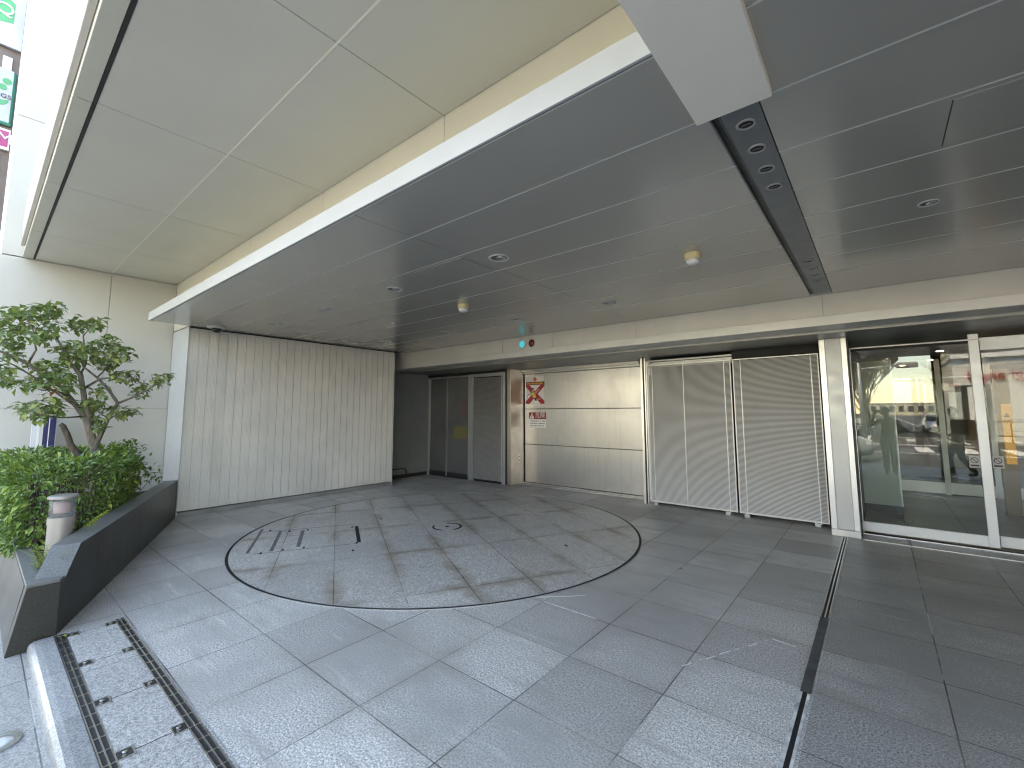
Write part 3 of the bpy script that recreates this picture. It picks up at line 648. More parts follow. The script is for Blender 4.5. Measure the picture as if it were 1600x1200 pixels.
# ------------------------------------------------------------------ column
co = thing('column', 'pale grey metal clad column between the gate and the glass doors', 'column', (-0.4, 7.2, 0))
MB().box(-0.48, -0.315, 7.035, 7.6, 0.085, 2.498).build('face_panel', paint('column_grey', (0.5, 0.515, 0.53), 0.38, metal=0.25, var=0.04, dirt=0.12), co)
MB().box(-0.545, -0.482, 7.02, 7.6, 0.082, 2.498).box(-0.313, -0.255, 7.02, 7.6, 0.082, 2.498).build('side_flange', alu, co, bevel=0.003)
MB().box(-0.548, -0.252, 7.012, 7.6, 0.0, 0.081).build('foot_plate', steel('worn_steel', (0.6, 0.6, 0.6), 0.4, 0.6), co, bevel=0.003)
MB().box(-0.251, -0.242, 7.2, 7.6, 0, 2.498).build('side_gap', darkm, co)

# ------------------------------------------------------------------ sliding glass doors
whitef = paint('door_frame_white', (0.66, 0.69, 0.71), 0.32, metal=0.3, var=0.03)
def sliding(label, x0, x1, y, top, stile, z0=0.02):
    d = thing('sliding_door', label, 'door', ((x0 + x1) / 2, y, 0), 'sliding glass doors')
    m = MB().box(x0, x1, y - 0.02, y + 0.02, z0, 0.14)
    if top: m.box(x0, x1, y - 0.02, y + 0.02, 2.27, 2.42)
    m.build('rail', whitef, d, bevel=0.003)
    for a, b in stile: MB().box(a, b, y - 0.026, y + 0.024, z0, 2.46).build('stile', whitef, d, bevel=0.003)
    MB().box(x0 + 0.005, x1 - 0.005, y - 0.005, y + 0.005, 0.141, 2.269 if top else 2.355).build('pane', pane, d)
    return d
sliding('left sliding glass door with white bottom rail, next to the column', -0.232, 0.93, 7.45, False, [(0.878, 0.965)])
sliding('right sliding glass door with deep white top rail', 0.98, 2.3, 7.53, True, [])
sh = thing('entrance_head', 'dark slot and pale head frame above the glass doors', 'head frame', (1, 7.5, 2.4))
MB().box(-0.24, 0.97, 7.42, 7.5, 2.385, 2.4).build('head_line', alugrey, sh)
MB().box(-0.24, 0.97, 7.43, 7.5, 2.356, 2.384).build('head_slot', black, sh)
MB().box(-0.24, -0.233, 7.42, 7.5, 0, 2.4).build('side_frame', alu, sh)
for x, y, l in ((0.832, 7.4445, 'small white no smoking sticker on the left glass door'), (1.03, 7.5245, 'small white no smoking sticker on the right glass door')):
    st = thing('sticker', l, 'sticker', (x, y, 0.97), 'no smoking stickers')
    MB().box(x - 0.045, x + 0.045, y - 0.001, y, 0.9, 1.04).build('backing', paint('sticker_grey', (0.4, 0.4, 0.39), 0.4), st)
    MB().ring((x, y, 0.985), 0.026, 0.033, -0.0022, -0.0012, 28, axis='y').poly([(x - 0.022, y - 0.0012, 1.005), (x - 0.016, y - 0.0012, 1.01), (x + 0.022, y - 0.0012, 0.965), (x + 0.017, y - 0.0012, 0.96)], (0, -0.001, 0)).box(x - 0.035, x + 0.035, y - 0.002, y - 0.0012, 0.915, 0.935).build('symbol', ink, st)

# ------------------------------------------------------------------ lobby
lb = thing('lobby', 'dim lobby behind the glass doors with brown walls', 'lobby', (1.6, 11, 0))
brown = paint('brown_panelling', (0.1, 0.07, 0.04), 0.4, var=0.2, vscale=2)
MB().box(-0.3, 4.0, 14.6, 14.7, 0, 2.75).build('back_wall', brown, lb)
MB().box(-0.34, -0.26, 7.61, 14.6, 0, 2.75).build('left_wall', paint('lobby_grey', (0.16, 0.165, 0.15), 0.5), lb)
MB().box(4.0, 4.1, 7.5, 14.6, 0, 2.75).build('right_wall', brown, lb)
MB().box(-0.3, 4.0, 8.21, 14.6, 2.6, 2.75).build('ceiling', paint('lobby_ceiling', (0.13, 0.13, 0.12), 0.4), lb)
fp = thing('frosted_screen', 'tall pale green frosted glass screen standing inside the lobby', 'screen', (0, 9.05, 0))
MB().box(-0.25, 0.19, 9.04, 9.06, 0.12, 2.35).build('frosted_glass', paint('frosted_green', (0.42, 0.5, 0.46), 0.3, var=0.03), fp)
MB().box(-0.25, 0.21, 9.03, 9.07, 0, 0.119).build('base', darkm, fp)
MB().box(0.191, 0.21, 9.035, 9.065, 0.12, 2.35).build('edge', alugrey, fp)
pt = thing('inner_partition', 'inner glass partition with pale posts deep inside the lobby', 'partition', (1.4, 11.7, 0))
MB().box(0.21, 4.0, 11.68, 11.72, 0.02, 0.22).build('rail', whitef, pt)
for x in (0.93, 1.42, 1.58): MB().box(x - 0.04, x + 0.04, 11.67, 11.73, 0.0, 2.55).build('post', alugrey, pt)
MB().box(0.22, 3.99, 11.695, 11.705, 0.221, 2.4).build('pane', pane, pt)
ys_ = thing('lift_call_panel', 'glowing yellow upright panel with black arrow inside the lobby', 'panel', (1.55, 10.0, 0))
MB().box(1.455, 1.565, 9.98, 10.05, 0.76, 1.66).build('lit_panel', emit('lit_amber', (0.8, 0.48, 0.1), 0.045), ys_)
MB().box(1.4, 1.454, 9.97, 10.06, 0.0, 2.2).box(1.455, 1.566, 9.975, 10.06, 1.661, 2.2).box(1.455, 1.566, 9.975, 10.06, 0.0, 0.759).build('surround', paint('bronze', (0.13, 0.09, 0.03), 0.35, metal=0.4), ys_)
m = MB(); yq(m, [(1.47, 1.46), (1.55, 1.46), (1.51, 1.53)], 9.979); yq(m, [(1.46, 1.40), (1.56, 1.40), (1.56, 1.425), (1.46, 1.425)], 9.979); m.build('arrow', ink, ys_)
lamp_e = emit('lit_downlight', (1.0, 0.82, 0.5), 6)
l0 = thing('lobby_light', 'small lit warm downlight in the lobby ceiling', 'light', (0.9, 9.6, 2.6), 'lit downlights in the lobby ceiling')
MB().lathe([(0.05, 0), (0.05, -0.004), (0, -0.005)], l0.location, 20).build('lens', lamp_e, l0)
MB().ring(l0.location, 0.051, 0.065, -0.006, 0.0, 24).build('ring', whitef, l0)
for x, y in ((0.9, 10.6), (0.9, 12.3), (2.2, 9.6), (2.2, 10.8), (0.5, 13.4)): dup(l0, (x, y, 2.6), 'small lit warm downlight in the lobby ceiling')

# ------------------------------------------------------------------ planter
pl = thing('planter', 'long low planter of dark polished granite with sloping front corner', 'planter', (-6.3, 1.2, 0))
P0 = Vector((-4.555, 0.484, 0)); P1 = Vector((-8.15, 2.012, 0)); d = (P1 - P0).normalized(); nrm = Vector((d.y, -d.x, 0))
if nrm.y > 0: nrm = -nrm     # towards the inside (smaller y)
RZ = 0.548; LZ = 0.385
def along(s, off, z): p = P0 + d * s + nrm * off; return (p.x, p.y, z)
L = (P1 - P0).length
pf = [(0.0, -0.06), (L, -0.06), (L, RZ - 0.004), (0.30, RZ - 0.004), (0.055, LZ - 0.02), (0.0, LZ - 0.02)]
pf[0] = (0.0, -0.06)
MB().poly([along(s, 0, z) for s, z in pf], tuple(nrm * 0.16)).build('front_wall', polished, pl, bevel=0.003)
MB().poly([along(s, -0.003, z) for s, z in [(0.297, RZ - 0.003), (L, RZ - 0.003), (L, RZ + 0.004), (0.297, RZ + 0.004)]], tuple(nrm * 0.168)).poly([along(s, -0.002, z) for s, z in [(0.056, LZ - 0.022), (0.296, RZ - 0.006), (0.296, RZ + 0.0035), (0.056, LZ - 0.012)]], tuple(nrm * 0.166)).build('coping', honed, pl)
e0 = P0 + nrm * 0.0
MB().poly([(-4.551, 0.483, -0.06), (-4.551, 0.483, LZ - 0.026), (-4.551, 0.315, LZ - 0.026), (-4.551, 0.245, -0.06)], (-0.12, 0, 0)).build('end_wall', polished, pl, bevel=0.004)
MB().poly([(-4.56, 0.312, -0.06), (-8.99, 0.312, -0.06), (-8.99, 0.312, LZ - 0.026), (-4.672, 0.312, LZ - 0.026), (-4.672, 0.312, -0.06)], (0, 0.1, 0)).poly([(-4.672, 0.311, LZ - 0.027), (-4.672, 0.246, -0.06), (-4.672, 0.311, -0.06)], (-4.3, 0, 0)).build('street_wall', polished, pl)
MB().poly([(-4.548, 0.478, LZ - 0.025), (-4.548, 0.312, LZ - 0.025), (-4.76, 0.312, LZ - 0.025), (-4.76, 0.54, LZ - 0.025), (-4.70, 0.54, LZ - 0.025)], (0, 0, 0.022)).box(-8.99, -4.762, 0.312, 0.41, LZ - 0.025, LZ - 0.003).build('coping', honed, pl, bevel=0.004)
soil = paint('planter_soil', (0.05, 0.035, 0.025), 0.95, var=0.4, vscale=12, bump=1.0, bscale=40)
MB().poly([(-4.68, 0.42, 0.2), (-8.98, 0.42, 0.2), (-8.98, 1.98, 0.2), (-8.4, 1.9, 0.2), (-4.76, 0.45, 0.2)], (0, 0, 0.13)).build('soil', soil, pl)
# faded pictogram on the planter face
pg = thing('pictogram', 'faded red pictogram sticker on the dark planter face', 'sticker', along(0.72, -0.002, 0.4))
pm = paint('faded_pictogram', (0.13, 0.05, 0.05), 0.5, var=0.4, vscale=30)
def face(cx, cz, pts, t=0.001): return [along(cx + a, -0.0015, cz + b) for a, b in pts]
m = MB()
def pd(pts): m.poly(pts, tuple(-nrm * 0.001))
pd(face(0.72, 0.43, [(-0.02, 0), (0.02, 0), (0.02, 0.045), (-0.02, 0.045)]))
for r in range(18):
    a0 = 2 * math.pi * r / 18; a1 = 2 * math.pi * (r + 1) / 18
    pd(face(0.72, 0.37, [(0.033 * math.cos(a0), 0.05 * math.sin(a0)), (0.033 * math.cos(a1), 0.05 * math.sin(a1)), (0.026 * math.cos(a1), 0.04 * math.sin(a1)), (0.026 * math.cos(a0), 0.04 * math.sin(a0))]))
pd(face(0.72, 0.37, [(-0.02, -0.006), (0.02, -0.006), (0.02, 0.006), (-0.02, 0.006)])); pd(face(0.72, 0.3, [(-0.03, 0), (0.03, 0), (0, 0.022)]))
m.build('symbol', pm, pg)

# ------------------------------------------------------------------ bollard light
bl = thing('bollard_light', 'short grey bollard lamp with clear lantern head in the planter', 'bollard light', (-5.36, 0.535, 0.3))
c = Vector(bl.location)
postm = paint('bollard_grey', (0.34, 0.32, 0.3), 0.4, metal=0.4, var=0.06)
def sharp(o):
    e = o.modifiers.new('split', 'EDGE_SPLIT'); e.split_angle = R(30); return o
sharp(MB().lathe([(0.083, 0), (0.083, 0.33), (0.088, 0.331), (0.088, 0.386), (0.084, 0.388)], c, 36).build('post', postm, bl, smooth=True))
tg = NT('clear_lantern'); gg = tg.n('MixShader', 0, i0=0.14, i1=tg.n('BsdfTransparent', Color=(0.9, 0.92, 0.94, 1)), i2=tg.pbsdf(Base_Color=(0.7, 0.72, 0.74, 1), Roughness=0.15)); clear = tg.done(gg)
MB().lathe([(0.083, 0.389), (0.083, 0.534), (0.080, 0.534), (0.080, 0.389)], c, 36).build('lantern_glass', clear, bl, smooth=True)
MB().lathe([(0.058, 0.42), (0.056, 0.425), (0.056, 0.505)], c, 24).build('lamp', paint('lamp_orange', (0.55, 0.3, 0.24), 0.5), bl, smooth=True)
MB().lathe([(0.09, 0.535), (0.098, 0.54), (0.098, 0.555), (0.085, 0.563), (0, 0.566)], c, 36).build('cap', postm, bl)

# ------------------------------------------------------------------ totem sign behind the hedge
to = thing('totem_sign', 'narrow blue and white totem sign behind the hedge', 'sign', (-8.7, 0.62, 0))
MB().box(-8.75, -8.65, 0.50, 0.605, 0, 1.49).build('white_face', paint('totem_white', (0.62, 0.66, 0.72), 0.3), to)
MB().box(-8.749, -8.651, 0.606, 0.652, 0, 1.49).box(-8.76, -8.64, 0.663, 0.72, 0, 1.50).build('blue_face', navy, to)
MB().box(-8.748, -8.652, 0.653, 0.662, 0, 1.49).box(-8.75, -8.65, 0.7205, 0.73, 0, 1.50).build('edge_strip', signwhite, to)
MB().box(-8.648, -8.645, 0.55, 0.572, 1.1, 1.42).build('lettering_strip', signwhite, to)

# ------------------------------------------------------------------ foliage
def leaf(m, p, dirv, up, ln, wd, mi=0, fold=0.25):
    d = Vector(dirv).normalized(); u = Vector(up); s = d.cross(u)
    s = s.normalized() if s.length > 1e-4 else d.orthogonal().normalized(); u = s.cross(d).normalized()
    p = Vector(p)
    a = p; b = p + d * ln * 0.45 + s * wd * 0.5 + u * wd * fold; c = p + d * ln * 0.45 - s * wd * 0.5 + u * wd * fold
    mid = p + d * ln * 0.5; tip = p + d * ln - u * ln * 0.18
    m.add([a, b, mid, c, tip], [(0, 1, 2), (0, 2, 3), (1, 4, 2), (2, 4, 3)], mi)
def rv(r=1.0): 
    while True:
        v = Vector((random.uniform(-1, 1), random.uniform(-1, 1), random.uniform(-1, 1)))
        if 0.05 < v.length <= 1: return v * r
treeleaf = leafmat('tree_leaf', (0.085, 0.15, 0.06), (0.2, 0.27, 0.11), (0.36, 0.38, 0.13))
hedgeleaf = leafmat('hedge_leaf', (0.05, 0.11, 0.028), (0.14, 0.24, 0.05), (0.34, 0.42, 0.1), 0.3, 0.16)
fernleaf = leafmat('fern_leaf', (0.14, 0.2, 0.03), (0.28, 0.32, 0.06), (0.4, 0.4, 0.15))
barkm = bark('grey_bark', (0.2, 0.18, 0.155)); twigm = bark('twig_bark', (0.1, 0.08, 0.065))
# camera model, used to lay out the tree in the wall-parallel plane it grows in
FPX, PCX, PCY = 689.509, 800.0, 575.811
YAW, PIT, ROL = R(39.504), R(5.679), R(-0.116)
def cam_axes():
    cy, sy = math.cos(YAW), math.sin(YAW)
    f = Vector((-sy * math.cos(PIT), cy * math.cos(PIT), math.sin(PIT))); r = Vector((cy, sy, 0)); u = r.cross(f)
    return r * math.cos(ROL) + u * math.sin(ROL), -r * math.sin(ROL) + u * math.cos(ROL), f
CR, CU, CF = cam_axes(); CAM = Vector((0, 0, 1.55))
def tp(zx, zy, x):
    """tree survey sheet (zx, zy) -> point in the plane X = x"""
    px, py = zx / 4.614, 460 + zy / 4.614
    dd = CR * ((px - PCX) / FPX) - CU * ((py - PCY) / FPX) + CF
    return CAM + dd * (x / dd.x)
TX = -7.1
tr = thing('small_tree', 'small leafy tree with several grey stems in the planter', 'tree', (TX, 0.85, 0.33))
branches = [([(685, 1210), (690, 1125), (668, 1060), (642, 960), (615, 880)], [.05, .046, .042, .038, .036], 0),
 ([(615, 880), (560, 815), (500, 740), (440, 670), (380, 600), (300, 520)], [.034, .028, .024, .02, .014, .008], -.25),
 ([(655, 940), (640, 850), (608, 760), (600, 690), (580, 580), (540, 530), (490, 480), (430, 350), (330, 220)], [.033, .03, .027, .025, .024, .02, .016, .011, .006], .2),
 ([(630, 1210), (645, 1170), (690, 1090), (740, 980), (780, 890), (850, 785), (770, 670), (700, 600), (600, 520), (560, 400)], [.032, .03, .027, .024, .022, .02, .014, .012, .009, .006], .1),
 ([(850, 785), (950, 745), (1060, 690), (1160, 630), (1225, 575)], [.014, .011, .008, .006, .003], .3),
 ([(610, 675), (720, 610), (800, 600), (900, 590), (1030, 640)], [.015, .012, .009, .006, .003], .35),
 ([(700, 600), (780, 520), (860, 430), (930, 440)], [.009, .007, .005, .003], -.2), ([(580, 575), (620, 500), (600, 300), (680, 200)], [.013, .01, .007, .003], -.3),
 ([(500, 740), (400, 690), (300, 690), (180, 650)], [.012, .009, .006, .003], .25), ([(560, 815), (450, 740), (220, 580), (120, 520), (0, 460), (-120, 420)], [.014, .012, .009, .008, .007, .004], -.35),
 ([(440, 670), (300, 570), (200, 500), (100, 450), (0, 410), (-140, 330)], [.018, .017, .017, .015, .012, .006], .1), ([(200, 500), (260, 400), (240, 260), (180, 150)], [.012, .009, .006, .003], .3),
 ([(600, 880), (450, 890), (300, 870), (160, 810)], [.01, .008, .006, .003], .4), ([(780, 890), (740, 870), (700, 840)], [.009, .006, .003], .0), ([(780, 905), (860, 850), (960, 850)], [.008, .005, .003], .3)]
m = MB(); tips = []
for pts, rad, dx in branches:
    n = len(pts); path = [tp(x, y, TX + dx * (i / (n - 1)) ** 0.8) for i, (x, y) in enumerate(pts)]
    m.tube(path, rad, 8)
m.build('trunk', barkm, tr, smooth=True)
m = MB(); path = [tp(x, y, TX + 0.15) for x, y in [(600, 1215), (575, 1165), (540, 1135), (512, 1090), (480, 1000), (455, 950), (432, 936)]]
m.tube(path, [.045, .045, .042, .03, .028, .026, .024], 8); m.build('cut_stem', twigm, tr, smooth=True)
clusters = [(250, 130, 190, 60), (400, 110, 70, 60), (120, 130, 90, 50), (60, 240, 90, 55), (200, 250, 120, 60), (600, 215, 120, 55), (690, 200, 55, 45), (400, 220, 70, 50), (330, 300, 110, 50),
 (500, 390, 140, 60), (620, 385, 80, 50), (770, 330, 90, 50), (850, 430, 115, 65), (770, 490, 100, 55), (700, 440, 60, 40), (300, 510, 110, 45), (180, 640, 120, 45), (310, 620, 100, 60), (30, 560, 70, 60),
 (450, 570, 90, 50), (480, 650, 70, 60), (900, 590, 110, 45), (1010, 690, 70, 60), (1150, 620, 65, 40), (1205, 585, 30, 18), (680, 790, 100, 60), (640, 840, 60, 40), (350, 780, 110, 45), (160, 810, 70, 35),
 (280, 860, 100, 45), (400, 840, 70, 40), (850, 840, 70, 40), (960, 850, 45, 25), (720, 690, 50, 40), (700, 900, 50, 25), (715, 960, 45, 18), (90, 350, 90, 45), (-70, 150, 80, 60), (-90, 300, 90, 60), (-80, 450, 90, 60), (-80, 600, 90, 50), (450, 480, 60, 40), (560, 470, 70, 40), (90, 430, 60, 30)]
m = MB(); tw = MB()
for cx, cy, rx, ry in clusters:
    depth = random.uniform(-0.35, 0.35)
    nl = int(10 + rx * ry / 115)
    for k in range(nl):
        a = random.uniform(0, 2 * math.pi); rr = math.sqrt(random.random())
        if k % 6 == 0:
            q = tp(cx + rx * rr * math.cos(a), cy + ry * rr * math.sin(a), TX + depth + random.uniform(-0.3, 0.3)); tw.tube([q, q + rv(0.07)], [.0035, .002], 5)
        p = tp(cx + rx * rr * math.cos(a), cy + ry * rr * math.sin(a), TX + depth + random.uniform(-0.3, 0.3))
        out = Vector((random.uniform(-.8, .8), random.uniform(-1, 1), random.uniform(-0.75, 0.35)))
        leaf(m, p, out, Vector((random.uniform(-.4, .5), random.uniform(-.4, .4), 1)), random.uniform(0.075, 0.11), random.uniform(0.048, 0.066), 0, 0.12)
m.build('crown', treeleaf, tr); tag(tw.build('twig', twigm, tr), kind='stuff')
m = MB()
for k in range(3): leaf(m, tp(385 + random.uniform(-18, 18), 680 + random.uniform(-20, 20), TX + 0.35), rv(), (0, 0, 1), 0.08, 0.05)
m.build('dry_leaf', paint('dry_leaf', (0.25, 0.08, 0.03), 0.6), tr)

hg = thing('hedge', 'dense bright green clipped hedge filling the planter under the tree', 'hedge', (-6.6, 0.8, 0.33))
def in_hedge(x, y):
    fy = 0.484 + 0.427 * (-4.55 - x) - 0.2           # stays behind the coping
    return y < fy
def topz(x, y): return 1.1 + 0.05 * math.sin(x * 3.3 + y * 2) + 0.04 * math.sin(x * 7 - y * 5) 
m = MB(); st = MB(); cnt = 0
X0h, X1h, Y0h, Y1h = -7.9, -5.72, 0.2, 1.38
while cnt < 7200:
    x = random.uniform(X0h, X1h); y = random.uniform(Y0h, Y1h); z = random.uniform(0.33, 1.13)
    if not in_hedge(x, y): continue
    front = X1h + 0.04 * math.sin(y * 9 + z * 5) - max(0, y - 0.42) * 0.75 - 0.12 * max(0, 0.6 - z)
    if x > front: continue
    tz = topz(x, y) - 0.35 * max(0, y - 1.12)
    if z > tz: continue
    dt = tz - z; dfr = front - x; dy = min(y - Y0h, 9)
    depth = min(dt, dfr, dy)
    fy = 0.484 + 0.427 * (-4.55 - x) - 0.2
    depth = min(depth, fy - y)
    if depth > 0.2 and random.random() < 0.96: continue
    out = Vector((0.9 if dfr < 0.2 else 0.1, -0.6 if dy < 0.2 else 0.25, 0.9 if dt < 0.2 else 0.1)) + rv(0.8)
    out.z -= 0.25
    leaf(m, (x, y, z), out, Vector((0.3, 0, 1)) + rv(0.5), *random.choice(((0.07, 0.034), (0.055, 0.028), (0.045, 0.026), (0.085, 0.04), (0.06, 0.03)))); cnt += 1
# loose sprays at the wall end
for cx, cy, cz, nn in ((-7.55, 1.42, 0.95, 40), (-7.6, 1.52, 0.75, 40), (-7.35, 1.3, 1.1, 40), (-7.7, 1.6, 0.66, 30), (-7.3, 1.35, 0.85, 50), (-7.0, 1.2, 1.12, 50)):
    for k in range(nn):
        p = Vector((cx, cy, cz)) + rv(0.13); leaf(m, p, rv() + Vector((0.3, 0.3, 0)), (0, 0, 1), random.uniform(0.05, 0.08), 0.034)
    st.tube([(cx + 0.25, cy - 0.3, cz - 0.3), (cx + 0.1, cy - 0.1, cz - 0.1), (cx, cy, cz)], [.006, .004, .002], 5)
m.build('foliage', hedgeleaf, hg)
for k in range(60):
    x = random.uniform(-7.7, -6.0); y = random.uniform(0.4, 0.8); st.tube([(x, y, 0.3), (x + random.uniform(-.1, .1), y + random.uniform(-.1, .1), 0.8), (x + random.uniform(-.2, .2), y + random.uniform(-.2, .2), 1.05)], [.01, .007, .003], 5)
st.build('stem', twigm, hg)
MB().lathe([(0.5, 0), (0.5, 0.5)], (0, 0, -10), 8) 
# ferns round the bollard
fr = thing('fern', 'small yellow-green fern spilling beside the bollard lamp', 'plant', (-4.95, 0.42, 0.33))
m = MB()
for k in range(34):
    b = Vector((random.uniform(-5.25, -4.85), random.uniform(0.40, 0.52), 0.33)); a = random.uniform(0, 6.28); ln = random.uniform(0.12, 0.3)
    dv = Vector((math.cos(a) * 0.5, math.sin(a) * 0.35, 1.0)); p = b
    for s in range(14):
        dv.z -= 0.055; q = p + dv.normalized() * ln / 14
        sd_ = dv.cross(Vector((0, 0, 1))); sd_ = sd_.normalized() if sd_.length > 1e-3 else Vector((1, 0, 0))
        for sg in (-1, 1): leaf(m, q, sd_ * sg + dv * 0.6, (0, 0, 1), 0.03 * (1.1 - s / 16), 0.01)
        p = q
m.build('frond', fernleaf, fr)
fr2 = thing('fern', 'single upright yellow-green frond right of the bollard lamp', 'plant', (-5.3, 0.68, 0.33))
m = MB()
for k in range(4):
    p = Vector((-5.5 + 0.03 * k, 0.55 + 0.01 * k, 0.33)); dv = Vector((0.15 - 0.1 * k, 0.55, 1.0))
    for s in range(18):
        dv.z -= 0.03; q = p + dv.normalized() * 0.024; sd_ = dv.cross(Vector((1, 0, 0))).normalized()
        for sg in (-1, 1): leaf(m, q, sd_ * sg + dv * 0.7, (1, 0, 0.3), 0.045 * (1.05 - s / 20), 0.014)
        p = q
m.build('frond', fernleaf, fr2)

# small litter and worn paint on the floor
for lx, ly, nm_, lab, mt in ((-4.48, 0.497, 0.009, 'small yellow leaf caught in the corner of the drain grating', fernleaf), (-1.62, 4.55, 0.002, 'small brown dead leaf on the paving in front of the louvred gates', MATS['dry_leaf'])):
    lf = thing('fallen_leaf', lab, 'leaf', (lx, ly, nm_)); m = MB(); leaf(m, (lx, ly, nm_), (0.8, 0.6, 0.12), (0, 0, 1), 0.05, 0.03); m.build('blade', mt, lf)
m = MB(); rr = random.Random(9); a_ = Vector((-1.03, 2.88, 0)); b_ = Vector((-0.66, 3.6, 0)); dd = (b_ - a_).normalized(); nn = Vector((-dd.y, dd.x, 0)); t_ = 0.0
while t_ < (b_ - a_).length:
    l_ = rr.uniform(0.02, 0.14); w_ = rr.uniform(0.002, 0.006); o_ = a_ + dd * t_ + nn * rr.uniform(-.004, .004)
    m.poly([o_ - nn * w_, o_ + dd * l_ - nn * w_ * .6, o_ + dd * l_ + nn * w_, o_ + nn * w_ * .8], (0, 0, 0.0012)); t_ += l_ + rr.uniform(0.01, 0.09)
for px_, py_, qx_, qy_ in ((-0.66, 3.6, -0.52, 3.58), (-2.35, 3.1, -2.02, 3.42), (-2.22, 3.1, -1.74, 3.1)):
    o_ = Vector((px_, py_, 0)); e_ = Vector((qx_, qy_, 0)); n_ = (e_ - o_).cross(Vector((0, 0, 1))).normalized() * 0.0045
    m.poly([o_ - n_, e_ - n_ * .4, e_ + n_ * .6, o_ + n_], (0, 0, 0.0012))
tag(m.build('floor_marking', paint('worn_white_line', (0.75, 0.76, 0.74), 0.7, var=0.15, vscale=20)), kind='structure')
# ------------------------------------------------------------------ projecting shop signs on the left
sgx = -9.3
def xq(m, pts, x, mi=0, t=0.004): m.poly([(x, y, z) for y, z in pts], (t, 0, 0), mi); return m
fr_ = thing('sign_frame', 'brown metal frame carrying the stacked projecting signs', 'sign frame', (sgx - 0.1, -0.4, 4))
brownm = paint('brown_frame', (0.16, 0.125, 0.11), 0.5, var=0.1)
MB().box(sgx - 0.16, sgx - 0.06, -0.95, 0.045, 3.2, 8.3).build('frame', brownm, fr_)
MB().box(sgx - 0.05, sgx, 0.046, 0.066, 3.2, 8.3).build('edge_bar', alu, fr_)
MB().box(sgx - 0.055, sgx - 0.03, -0.12, -0.03, 6.45, 6.66).box(sgx - 0.055, sgx - 0.03, -0.1, -0.06, 3.3, 5.2).build('lamp_tube', signwhite, fr_)
s1 = thing('shop_sign', 'white shop sign with green hexagon and letter Q', 'sign', (sgx, -0.3, 7.4), 'stacked projecting shop signs')
MB().box(sgx - 0.05, sgx, -0.92, 0.04, 6.8, 8.2).build('board', paint('sign_panel_white', (0.45, 0.48, 0.55), 0.35), s1)
m = MB(); xq(m, [(-0.06, 7.17), (-0.06, 7.47), (-0.3, 7.66), (-0.55, 7.47), (-0.55, 7.17), (-0.3, 7.09)][:6], sgx + 0.001); m.build('hexagon', green, s1)
m = MB(); xq(m, [(-0.2, 7.09 + 0.03), (-0.2, 7.25), (-0.34, 7.25), (-0.34, 7.12)], sgx + 0.0055); m.build('orange_patch', yellow, s1)
m = MB(); xq(m, [(-0.17, 7.43), (-0.34, 7.55), (-0.34, 7.38)], sgx + 0.0055); m.build('blue_patch', bluep, s1)
textmesh('Q', 0.24, signwhite, 'lettering', s1, (sgx + 0.012, -0.155, 7.33), (math.pi / 2, 0, math.pi / 2), 0.002)
s2 = thing('shop_sign', 'white rounded shop sign with green dots, smile and letters NGS', 'sign', (sgx, -0.3, 6.1), 'stacked projecting shop signs')
MB().box(sgx - 0.05, sgx, -0.9, 0.03, 5.63, 6.46).build('board', teal, s2, bevel=0.03)
MB().box(sgx, sgx + 0.006, -0.9, 0.0, 5.67, 6.45).build('face', paint('sign_panel_pale', (0.43, 0.47, 0.52), 0.35), s2)
m = MB()
for cy_, cz_, ry_, rz_ in ((-0.055, 6.27, 0.045, 0.045), (-0.09, 6.17, 0.04, 0.045), (-0.2, 6.25, 0.05, 0.05)): xq(m, [(cy_ + ry_ * math.cos(2 * math.pi * k / 24), cz_ + rz_ * math.sin(2 * math.pi * k / 24)) for k in range(24)], sgx + 0.007)
arc = [( -0.15 + 0.125 * math.cos(R(a)), 5.99 + 0.1 * math.sin(R(a))) for a in range(190, 351, 10)]; arc2 = [(-0.15 + 0.125 * math.cos(R(a)), 6.02 + 0.05 * math.sin(R(a))) for a in range(350, 189, -10)]
xq(m, arc + arc2, sgx + 0.007); m.build('emblem', green, s2)
textmesh('NGS', 0.085, ink, 'lettering', s2, (sgx + 0.012, -0.085, 6.04), (math.pi / 2, 0, math.pi / 2), 0.002)
s3 = thing('shop_sign', 'magenta ATM sign at the bottom of the sign stack', 'sign', (sgx, -0.3, 5.42), 'stacked projecting shop signs')
MB().box(sgx - 0.05, sgx, -0.9, 0.03, 5.27, 5.57).build('board', signwhite, s3)
MB().box(sgx, sgx + 0.005, -0.9, 0.015, 5.31, 5.54).build('face', magenta, s3)
textmesh('ATM', 0.21, signwhite, 'lettering', s3, (sgx + 0.011, -0.15, 5.425), (math.pi / 2, 0, math.pi / 2), 0.002)
